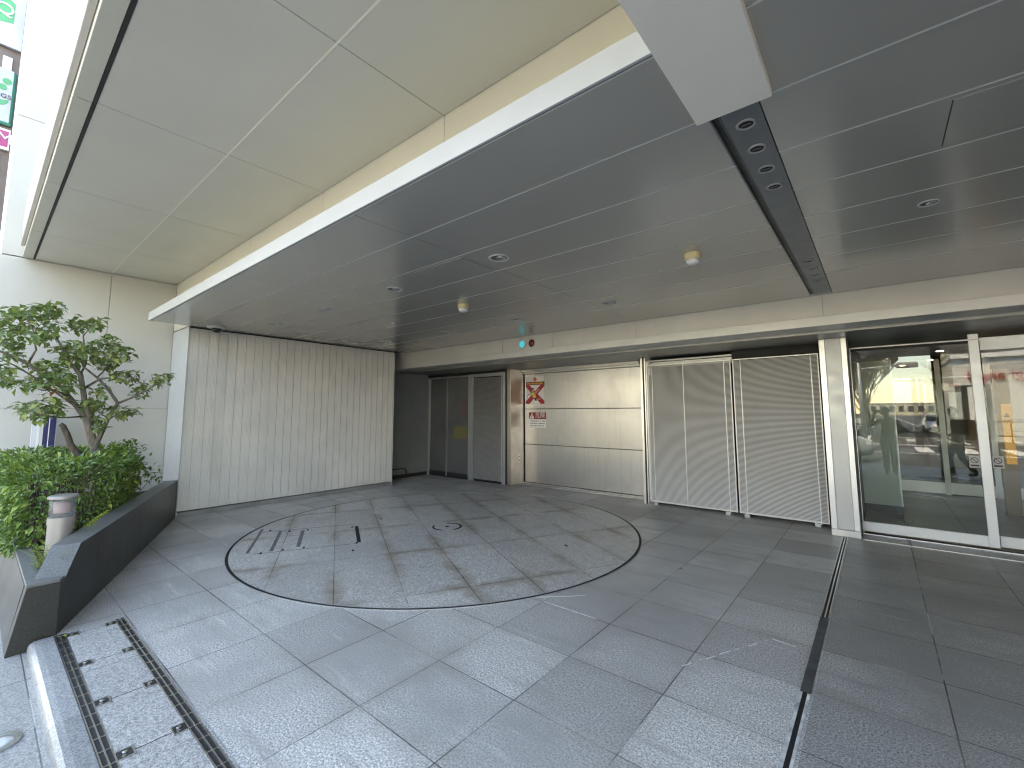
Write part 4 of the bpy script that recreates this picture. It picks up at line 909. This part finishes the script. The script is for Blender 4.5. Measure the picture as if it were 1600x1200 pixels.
# ------------------------------------------------------------------ the street behind the camera (seen in the glass, lights the entrance)
def build_car(name, label, loc, rz, col, group=None):
    r = thing(name, label, 'car', (0, 0, 0), group)
    pm_ = paint('car_paint_%s' % name + str(col), col, 0.18, metal=0.3, var=0.01)
    gl = paint('car_window', (0.02, 0.025, 0.03), 0.06); rub = paint('tyre_rubber', (0.015, 0.015, 0.015), 0.8); rim = paint('wheel_alloy', (0.5, 0.5, 0.52), 0.3, metal=0.8)
    # lofted body: sections along x with (half width, z low, z shoulder)
    sec = [(-2.15, .62, .32, .70), (-2.08, .76, .24, .86), (-1.6, .84, .2, .93), (-.9, .86, .19, .96), (.5, .86, .19, .97), (1.1, .85, .19, .93), (1.75, .82, .2, .82), (2.08, .72, .24, .68), (2.15, .6, .32, .56)]
    v = []; f = []
    for x, hw, zl, zs in sec:
        for y, z in ((-hw * .9, zl), (-hw, zl + .14), (-hw, (zl + zs) / 2), (-hw * .95, zs - .05), (-hw * .86, zs), (hw * .86, zs), (hw * .95, zs - .05), (hw, (zl + zs) / 2), (hw, zl + .14), (hw * .9, zl)): v.append((x, y, z))
    n = 10
    for i in range(len(sec) - 1):
        for k in range(n): f.append((i * n + k, i * n + (k + 1) % n, (i + 1) * n + (k + 1) % n, (i + 1) * n + k))
    f.append(tuple(range(n - 1, -1, -1))); f.append(tuple((len(sec) - 1) * n + k for k in range(n)))
    MB().add(v, [tuple(reversed(q)) for q in f]).build('body', pm_, r, smooth=True)
    cab = [(-2.0, .64, .88), (-1.35, .58, 1.40), (-.2, .6, 1.47), (.35, .58, 1.42), (1.2, .7, .90)]
    v = []; f = []
    for x, hw, z in cab: v += [(x, -hw, z), (x, hw, z)]
    base = [(-2.0, .74, .86), (1.22, .76, .86)]
    side = [(c[0], c[1], c[2]) for c in cab]
    m = MB()
    top = []
    for s in (-1, 1):
        pts = [(x, s * (hw + .0), z) for x, hw, z in cab]; bx = [(-2.0, s * .76, .86), (1.25, s * .78, .86)]
        m.add(pts + bx, [(0, 1, 2, 3, 4, 6, 5)])
    m.add([(x, s * hw, z) for x, hw, z in cab for s in (-1, 1)], [(2 * i, 2 * i + 1, 2 * i + 3, 2 * i + 2) for i in range(4)])
    m.build('window', gl, r)
    MB().add([(x, s * (hw + .004), z + .012) for x, hw, z in cab[1:4] for s in (-1, 1)], [(0, 2, 3, 1), (2, 4, 5, 3)]).box(-.38, -.28, -.7, -.62, .9, 1.44).box(-.38, -.28, .62, .7, .9, 1.44).build('roof', pm_, r)
    for x in (-1.32, 1.32):
        for y in (-.78, .78):
            s = 1 if y > 0 else -1
            wh = MB().lathe([(.2, -.1), (.3, -.1), (.32, -.06), (.32, .06), (.3, .1), (.2, .1)], (x, y, .32), 28, axis=(0, s, 0)).build('wheel', rub, r, smooth=True)
            MB().lathe([(.2, .06), (.2, .095), (.05, .105), (0, .108)], (x, y, .32), 20, axis=(0, s, 0)).build('rim', rim, wh)
    for y in (-.58, .58):
        MB().box(1.98, 2.13, y - .14, y + .14, .56, .68).build('headlight', paint('headlight_glass', (.75, .78, .8), .1), r, bevel=.03)
        MB().box(-2.14, -2.02, y - .13, y + .13, .62, .76).build('tail_light', red, r, bevel=.02)
    MB().box(2.1, 2.165, -.4, .4, .36, .48).build('grille', black, r)
    r.location = loc; r.rotation_euler = (0, 0, rz); return r
build_car('parked_car', 'silver hatchback parked at the kerb behind the photographer', (-2.35, -4.6, -0.12), 0, (.42, .45, .48))
c1 = build_car('white_car', 'nearer white car waiting in the street, seen mirrored in the glass door', (3.6, -34, -0.12), R(90), (.8, .8, .8), 'white cars in the street')
dup(c1, (6.2, -46, -0.12), 'farther white car down the street')

def bare_tree(label, x, y, h, seed):
    rn = random.Random(seed)
    t = thing('bare_tree', label, 'tree', (x, y, -0.12), 'bare street trees')
    tk = MB(); cr = MB()
    def grow(p, d, ln, r, lev):
        pts = [p]; q = p; dd = d.copy()
        for s in range(4):
            dd = (dd + Vector((rn.uniform(-.12, .12), rn.uniform(-.12, .12), .06))).normalized(); q = q + dd * ln / 4; pts.append(q)
        (tk if lev < 1 else cr).tube(pts, [max(.022, r * (1 - .12 * i)) for i in range(5)], 7 if lev < 2 else 4, cap=False)
        if lev == 4: return
        for k in range(6 if lev else 16):
            s = pts[rn.randint(2, 4)] if lev else pts[0].lerp(pts[-1], rn.uniform(.12, 1))
            a = rn.uniform(0, 6.28); sp = rn.uniform(.35, .8)
            nd = (dd + Vector((math.cos(a) * sp, math.sin(a) * sp, rn.uniform(.0, .35)))).normalized()
            grow(s, nd, ln * rn.uniform(.5, .7), r * (.3 if lev == 0 else .62), lev + 1)
    grow(Vector((x, y, -0.12)), Vector((0, 0, 1)), h * .6, h * .02, 0)
    tk.build('trunk', barkm, t, smooth=True); cr.build('crown', MATS.setdefault('tw', bark('dry_twig', (.5, .42, .3))), t)
    return t
for i, (x, y, h) in enumerate(((-0.5, -27, 9), (-0.9, -38, 10), (-2.6, -23, 10), (9.5, -62, 10), (11, -80, 11), (-2.5, -50, 9))):
    bare_tree(['bare tan street tree nearest the left of the crossing', 'second bare tree along the left kerb', 'tall bare tree beyond the parked silver car', 'bare tree on the right side far down the street', 'farthest bare tree on the right', 'bare tree beyond the left kerb trees'][i], x, y, h, i + 3)
tag(MB().box(-40, -1.4, -120, -17, -0.119, 0.02).box(9, 40, -120, -17, -0.119, 0.02).build('far_pavement', paint('concrete_pavement', (.36, .35, .32), .8, var=.1)), kind='structure')
tag(MB().box(-30, -2.0, -60, -20, 0.021, 0.06).build('grass_verge', paint('grass', (.09, .14, .035), .9, var=.4, vscale=3), None), kind='structure')
sg = thing('traffic_signal', 'grey traffic signal on a pole with a long horizontal arm', 'traffic signal', (-0.75, -20, -0.12))
MB().tube([(-.75, -20, -.12), (-.75, -20, 5.2)], [.11, .08], 14).build('pole', alugrey, sg, smooth=True)
MB().tube([(-.75, -20, 4.2), (1.0, -20, 4.3)], .04, 10).build('arm', alugrey, sg, smooth=True)
MB().box(1.0, 2.0, -20.12, -19.95, 4.13, 4.47).build('signal_head', paint('signal_grey', (.3, .29, .27), .5), sg, bevel=.08)
for k in range(3): MB().lathe([(.12, 0), (.12, .14), (.1, .14), (.1, .02), (0, .02)], (1.2 + .3 * k, -20.12, 4.3), 18, axis=(0, -1, 0)).build('signal_lens', [green, yellow, red][k], sg)
def block(name, label, x0, x1, y0, y1, h, col, floors, bays, band=None):
    b = thing(name, label, 'building', ((x0 + x1) / 2, y1, 0), None)
    wm = paint('render_%s' % str(col), col, .7, var=.08, vscale=.4, dirt=.15); gm = paint('far_window', (.05, .06, .07), .1)
    MB().box(x0, x1, y0, y1, -.1, h).build('wall', wm, b); MB().box(x0 - .2, x1 + .2, y0 - .2, y1 + .2, h, h + .3).build('roof', alugrey, b)
    fh = h / floors; bw = (x1 - x0) / bays
    for i in range(floors):
        for j in range(bays):
            xa = x0 + bw * (j + .2); za = fh * (i + .3)
            w_ = MB().box(xa - .06, xa + bw * .6 + .06, y1, y1 + .05, za - .06, za + fh * .5 + .06).build('window', whitef, b)
            MB().box(xa, xa + bw * .6, y1 + .02, y1 + .06, za, za + fh * .5).build('glass', gm, w_)
    return b
block('apartment_building', 'cream apartment block across the street, sunlit', -34, -12, -36, -26, 12, (.57, .54, .46), 4, 6)  # opposite blocks, out of view, added to bounce warm sunlight into the entrance
block('apartment_building', 'tall tan building farther left across the street', -64, -37, -40, -28, 16, (.48, .45, .39), 5, 6)
block('apartment_building', 'distant pale building at the end of the street', -6, 22, -260, -240, 5, (.42, .38, .3), 1, 9)
block('apartment_building', 'sunlit grey building right of the shop across the street', 22, 44, -38, -24, 14, (.5, .48, .44), 4, 6)
sb = thing('shop_building', 'pale clad shop with red letters across the street, mirrored in the door', 'building', (9, -20, 0))
MB().box(3.4, 20, -30, -20.1, -.1, 4.5).build('wall', paint('shop_white', (.68, .67, .63), .6, var=.05), sb)
m = MB()
for k in range(46): m.box(4.9, 19.9, -20.1, -20.06, .3 + k * .09, .3 + k * .09 + .06)
m.build('cladding', paint('shop_slat', (.7, .69, .65), .5, var=.05), sb)
MB().box(3.35, 20.1, -30.1, -19.9, 4.5, 4.75).build('roof_edge', signwhite, sb)
textmesh('gi angel', .72, red, 'lettering', sb, (5.0, -19.98, 3.5), (math.pi / 2, 0, math.pi), .03)
MB().box(3.42, 4.8, -20.1, -20.0, .0, 3.0).build('shop_window', paint('shop_glass', (.05, .05, .05), .1), sb)
MB().box(3.9, 4.6, -19.99, -19.95, 1.0, 2.9).build('poster', signwhite, sb)
rl = thing('street_railing', 'dark metal railing in front of the shop', 'railing', (9, -17.5, 0))
m = MB().box(4.0, 20, -17.52, -17.46, 1.0, 1.06).box(4.0, 20, -17.52, -17.46, .3, .34)
m.build('top_rail', darkm, rl)
for k in range(17): MB().box(4.0 + k, 4.05 + k, -17.53, -17.45, 0, 1.06).build('post', darkm, rl)
pp = thing('canopy_post', 'dark square post at the street end of the right canopy', 'post', (1.12, 0.62, 0))
MB().box(1.04, 1.2, 0.6, 0.76, 0, CZ - 0.004).build('shaft', darkm, pp, bevel=.004)
MB().box(1.0, 1.24, 0.56, 0.8, 0, 0.05).build('base', darkm, pp, bevel=.004)

# ------------------------------------------------------------------ people (mirrored in the glass door)
def skin_body(name, joints, edges, parent, regions, mats, sub=2):
    """joints: list of (pos, radius x, radius y); regions(p) -> material index"""
    me = bpy.data.meshes.new('skel'); me.from_pydata([j[0] for j in joints], edges, []); me.update()
    o = bpy.data.objects.new('skel', me); COL.objects.link(o)
    md = o.modifiers.new('skin', 'SKIN'); md.use_smooth_shade = True
    sv = me.skin_vertices[0].data
    for i, j in enumerate(joints): sv[i].radius = (j[1], j[2] if len(j) > 2 else j[1]); sv[i].use_root = (i == 0)
    ss = o.modifiers.new('sub', 'SUBSURF'); ss.levels = sub; ss.render_levels = sub
    dg = bpy.context.evaluated_depsgraph_get(); r = bpy.data.meshes.new_from_object(o.evaluated_get(dg))
    bpy.data.objects.remove(o); r.name = name; r.materials.clear()
    for mm in mats: r.materials.append(mm)
    for p in r.polygons: p.material_index = regions(p.center); p.use_smooth = True
    b = bpy.data.objects.new(name, r); COL.objects.link(b); b.parent = parent
    return b
def person(label, loc, rz, arms, legs, top, trousers, hairc, lean=0.0, hair_long=False):
    t = thing('person', label, 'person', (0, 0, 0))
    J = []; E_ = []
    def j(p, r, r2=None, par=None):
        J.append((Vector(p), r, r2 if r2 else r))
        if par is not None: E_.append((par, len(J) - 1))
        return len(J) - 1
    pel = j((0, 0, .93), .15, .115); waist = j((0, lean * .3, 1.08), .135, .1, pel); chest = j((0, lean * .7, 1.28), .16, .11, waist); nb = j((0, lean, 1.42), .075, .07, chest)
    nk = j((0, lean + .01, 1.47), .052, .055, nb); hd1 = j((0, lean + .03, 1.53), .062, .075, nk); hd2 = j((0, lean + .03, 1.60), .075, .092, hd1); hd3 = j((0, lean + .02, 1.67), .06, .075, hd2)
    for s, pts in zip((-1, 1), arms):
        sh = j((s * .17, lean, 1.38), .06, .06, chest); el_ = j(pts[0], .042, .042, sh); wr = j(pts[1], .03, .026, el_)
        hd_ = Vector(pts[2]); w0 = Vector(pts[1]); pm2 = j(w0.lerp(hd_, .5), .036, .018, wr); kn = j(hd_, .036, .016, pm2)
        dr = (hd_ - w0).normalized(); sd_ = dr.cross(Vector((0, 1, .2))).normalized()
        for k, (o_, ln) in enumerate(((-.03, .062), (-.01, .075), (.01, .07), (.03, .055))):
            a = j(hd_ + sd_ * o_ + dr * .012, .0105, .0105, kn); b = j(hd_ + sd_ * o_ + dr * ln * .6 + Vector((0, .008, 0)), .0095, .0095, a); j(hd_ + sd_ * o_ * 1.05 + dr * ln + Vector((0, .02, -.006)), .008, .008, b)
        a = j(w0.lerp(hd_, .45) - sd_ * s * .034, .012, .012, pm2); j(w0.lerp(hd_, .9) - sd_ * s * .055, .01, .01, a)
    for s, pts in zip((-1, 1), legs):
        hp = j((s * .09, 0, .86), .11, .11, pel); kn = j(pts[0], .075, .08, hp); an = j(pts[1], .058, .06, kn)
        hl = j(Vector(pts[1]) + Vector((0, -.03, -.05)), .035, .04, an); j(Vector(pts[1]) + Vector((s * .015, .14, -.06)), .036, .025, hl)
    sk = paint('skin', (.5, .32, .23)); shoe = paint('shoe_black', (.02, .02, .02), .5)
    wrists = [Vector(a[1]) for a in arms]
    def reg(p):
        if p.z > 1.47 and abs(p.x) < .12: return 0
        if any((p - Vector(a[2])).length < .13 and (p - Vector(a[0])).length > (Vector(a[1]) - Vector(a[0])).length - .01 for a in arms): return 0
        if p.z < .06: return 3
        if p.z < .92 and not any((p - Vector(a[0])).length < .12 for a in arms): return 2
        return 1
    body = skin_body('body', J, E_, t, reg, [sk, top, trousers, shoe])
    hc = Vector((0, lean + .03, 1.615))
    h = MB()
    for prof in ((1,),):
        v = []; f = []; nu, nv = 20, 10
        for iv in range(nv + 1):
            th = iv / nv * (2.0 if hair_long else 1.75)
            for iu in range(nu):
                ph = 2 * math.pi * iu / nu; fr_ = math.sin(ph)       # +y = face
                tt_ = th * (1 - .42 * max(0, fr_)) ; rr_ = 1 + .05 * math.sin(ph * 5) * math.sin(th * 3)
                v.append((hc.x + .088 * rr_ * math.sin(tt_) * math.cos(ph), hc.y - .008 + .105 * rr_ * math.sin(tt_) * math.sin(ph), hc.z + .112 * math.cos(tt_)))
        for iv in range(nv):
            for iu in range(nu): f.append((iv * nu + iu, (iv + 1) * nu + iu, (iv + 1) * nu + (iu + 1) % nu, iv * nu + (iu + 1) % nu))
        h.add(v, f)
    h.build('hair', hairc, t, smooth=True)
    e = MB()
    for s in (-1, 1): e.lathe([(.011, -.004), (.008, .004), (0, .006)], (s * .032, lean + .112, 1.605), 10, axis=(0, 1, 0))
    e.build('eye', ink, t)
    MB().add([(-.012, lean + .11, 1.565), (.012, lean + .11, 1.565), (0, lean + .105, 1.6), (0, lean + .138, 1.568)], [(0, 1, 3), (1, 2, 3), (2, 0, 3)]).build('nose', sk, t)
    MB().tube([(-.022, lean + .1, 1.535), (0, lean + .108, 1.533), (.022, lean + .1, 1.535)], [.003, .006, .003], 6).build('mouth', paint('lips', (.35, .15, .13)), t)
    t.location = loc; t.rotation_euler = (0, 0, rz); return t
darkcloth = paint('dark_jacket', (.02, .022, .026), .85); greycloth = paint('grey_trousers', (.04, .042, .048), .85); hairb = paint('black_hair', (.012, .01, .009), .5)
ph = person('photographer in a dark jacket raising a phone with both hands', (.17, -.42, -.06), 0, [((-.36, .2, 1.22), (-.26, .3, 1.47), (-.235, .325, 1.55)), ((.30, .16, 1.2), (.02, .31, 1.46), (-.07, .335, 1.545))],
            [((-.075, .03, .48), (-.075, -.02, .09)), ((.085, .03, .48), (.085, -.02, .09))], darkcloth, greycloth, hairb)
phn = thing('phone', 'black phone held up by the photographer', 'phone', (0, -.06, 1.57))
MB().box(-.075, .075, -.063, -.054, 1.52, 1.595).build('case', ink, phn, bevel=.004)
MB().box(-.07, .07, -.0535, -.0525, 1.525, 1.59).build('back_plate', darkm, phn)
bg_ = thing('shoulder_bag', 'dark teal shoulder bag hanging at the photographer hip', 'bag', (.5, -.4, 1.0))
v = [(.36, -.52, .95), (.62, -.5, 1.02), (.64, -.38, 1.02), (.36, -.36, .95), (.36, -.5, 1.22), (.46, -.46, 1.2), (.46, -.42, 1.2), (.36, -.4, 1.22)]
MB().add(v, [(3, 2, 1, 0), (4, 5, 6, 7), (0, 1, 5, 4), (1, 2, 6, 5), (2, 3, 7, 6), (3, 0, 4, 7)]).build('pouch', paint('teal_canvas', (.015, .05, .055), .8), bg_, bevel=.02)
MB().tube([(.4, -.45, 1.2), (.3, -.32, 1.36), (.2, -.36, 1.41), (.33, -.52, 1.36), (.42, -.46, 1.2)], .012, 6).build('strap', darkcloth, bg_)
person('pedestrian in dark clothes walking past with a backpack', (1.5, -.75, -.06), R(90), [((-.24, -.06, 1.12), (-.22, .1, .92), (-.22, .13, .85)), ((.24, .02, 1.12), (.2, .2, 1.0), (.18, .27, .98))],
       [((-.1, .18, .5), (-.1, .14, .09)), ((.1, -.02, .48), (.1, -.24, .13))], paint('brown_coat', (.05, .03, .02), .85), greycloth, hairb, .03, True)
bp = thing('backpack', 'dark rounded backpack on the passing pedestrian', 'bag', (1.72, -.75, 1.15))
MB().lathe([(.03, -.2), (.13, -.17), (.15, 0), (.13, .17), (.03, .2)], (1.70, -.75, 1.16), 18).build('pack', paint('pack_black', (.02, .02, .022), .7), bp, smooth=True)
# ------------------------------------------------------------------ light, sky, camera
SUN_EL, SUN_AZ = 56.0, -25.0        # azimuth measured from +Y towards +X
w = bpy.data.worlds.new('World'); S.world = w; w.use_nodes = True
nt = w.node_tree; nt.nodes.clear()
sky = nt.nodes.new('ShaderNodeTexSky'); sky.sky_type = 'NISHITA'; sky.sun_disc = False
sky.sun_elevation = R(SUN_EL); sky.sun_rotation = R(SUN_AZ); sky.altitude = 50; sky.air_density = 1.0; sky.dust_density = 0.2; sky.ozone_density = 1.6
bg = nt.nodes.new('ShaderNodeBackground'); bg.inputs[1].default_value = 0.15
wo = nt.nodes.new('ShaderNodeOutputWorld'); nt.links.new(sky.outputs[0], bg.inputs[0]); nt.links.new(bg.outputs[0], wo.inputs[0])
sl = bpy.data.lights.new('sun', 'SUN'); sl.energy = 2.8; sl.angle = R(0.53); sl.color = (1, 0.95, 0.87)
so = bpy.data.objects.new('sun', sl); COL.objects.link(so)
el, az = R(SUN_EL), R(SUN_AZ)
sd3 = Vector((math.sin(az) * math.cos(el), math.cos(az) * math.cos(el), math.sin(el)))
so.rotation_euler = (-sd3).to_track_quat('-Z', 'Y').to_euler(); so.location = sd3 * 60
cd = bpy.data.cameras.new('camera'); cd.sensor_width = 36; cd.sensor_fit = 'HORIZONTAL'
cd.lens = 36 * FPX / 1600; cd.shift_y = (PCY - 600) / 1600; cd.clip_start = 0.02; cd.clip_end = 2000
cam = bpy.data.objects.new('camera', cd); COL.objects.link(cam)
M = Matrix((CR, CU, -CF)).transposed().to_4x4(); M.translation = CAM; cam.matrix_world = M
S.camera = cam
S.view_settings.view_transform = 'Standard'; S.view_settings.look = 'None'; S.view_settings.exposure = 3.52; S.view_settings.gamma = 1
S.view_settings.use_white_balance = True; S.view_settings.white_balance_temperature = 9300; S.view_settings.white_balance_tint = 13
S.render.engine = 'CYCLES'
S.cycles.use_denoising = True; S.cycles.max_bounces = 10; S.cycles.diffuse_bounces = 5; S.cycles.glossy_bounces = 5; S.cycles.transparent_max_bounces = 16
S.cycles.sample_clamp_indirect = 1.0; S.cycles.use_adaptive_sampling = False; S.cycles.caustics_reflective = False; S.cycles.caustics_refractive = False; S.cycles.blur_glossy = 0.6
S.cycles.denoising_prefilter = 'ACCURATE'; S.cycles.filter_width = 1.2
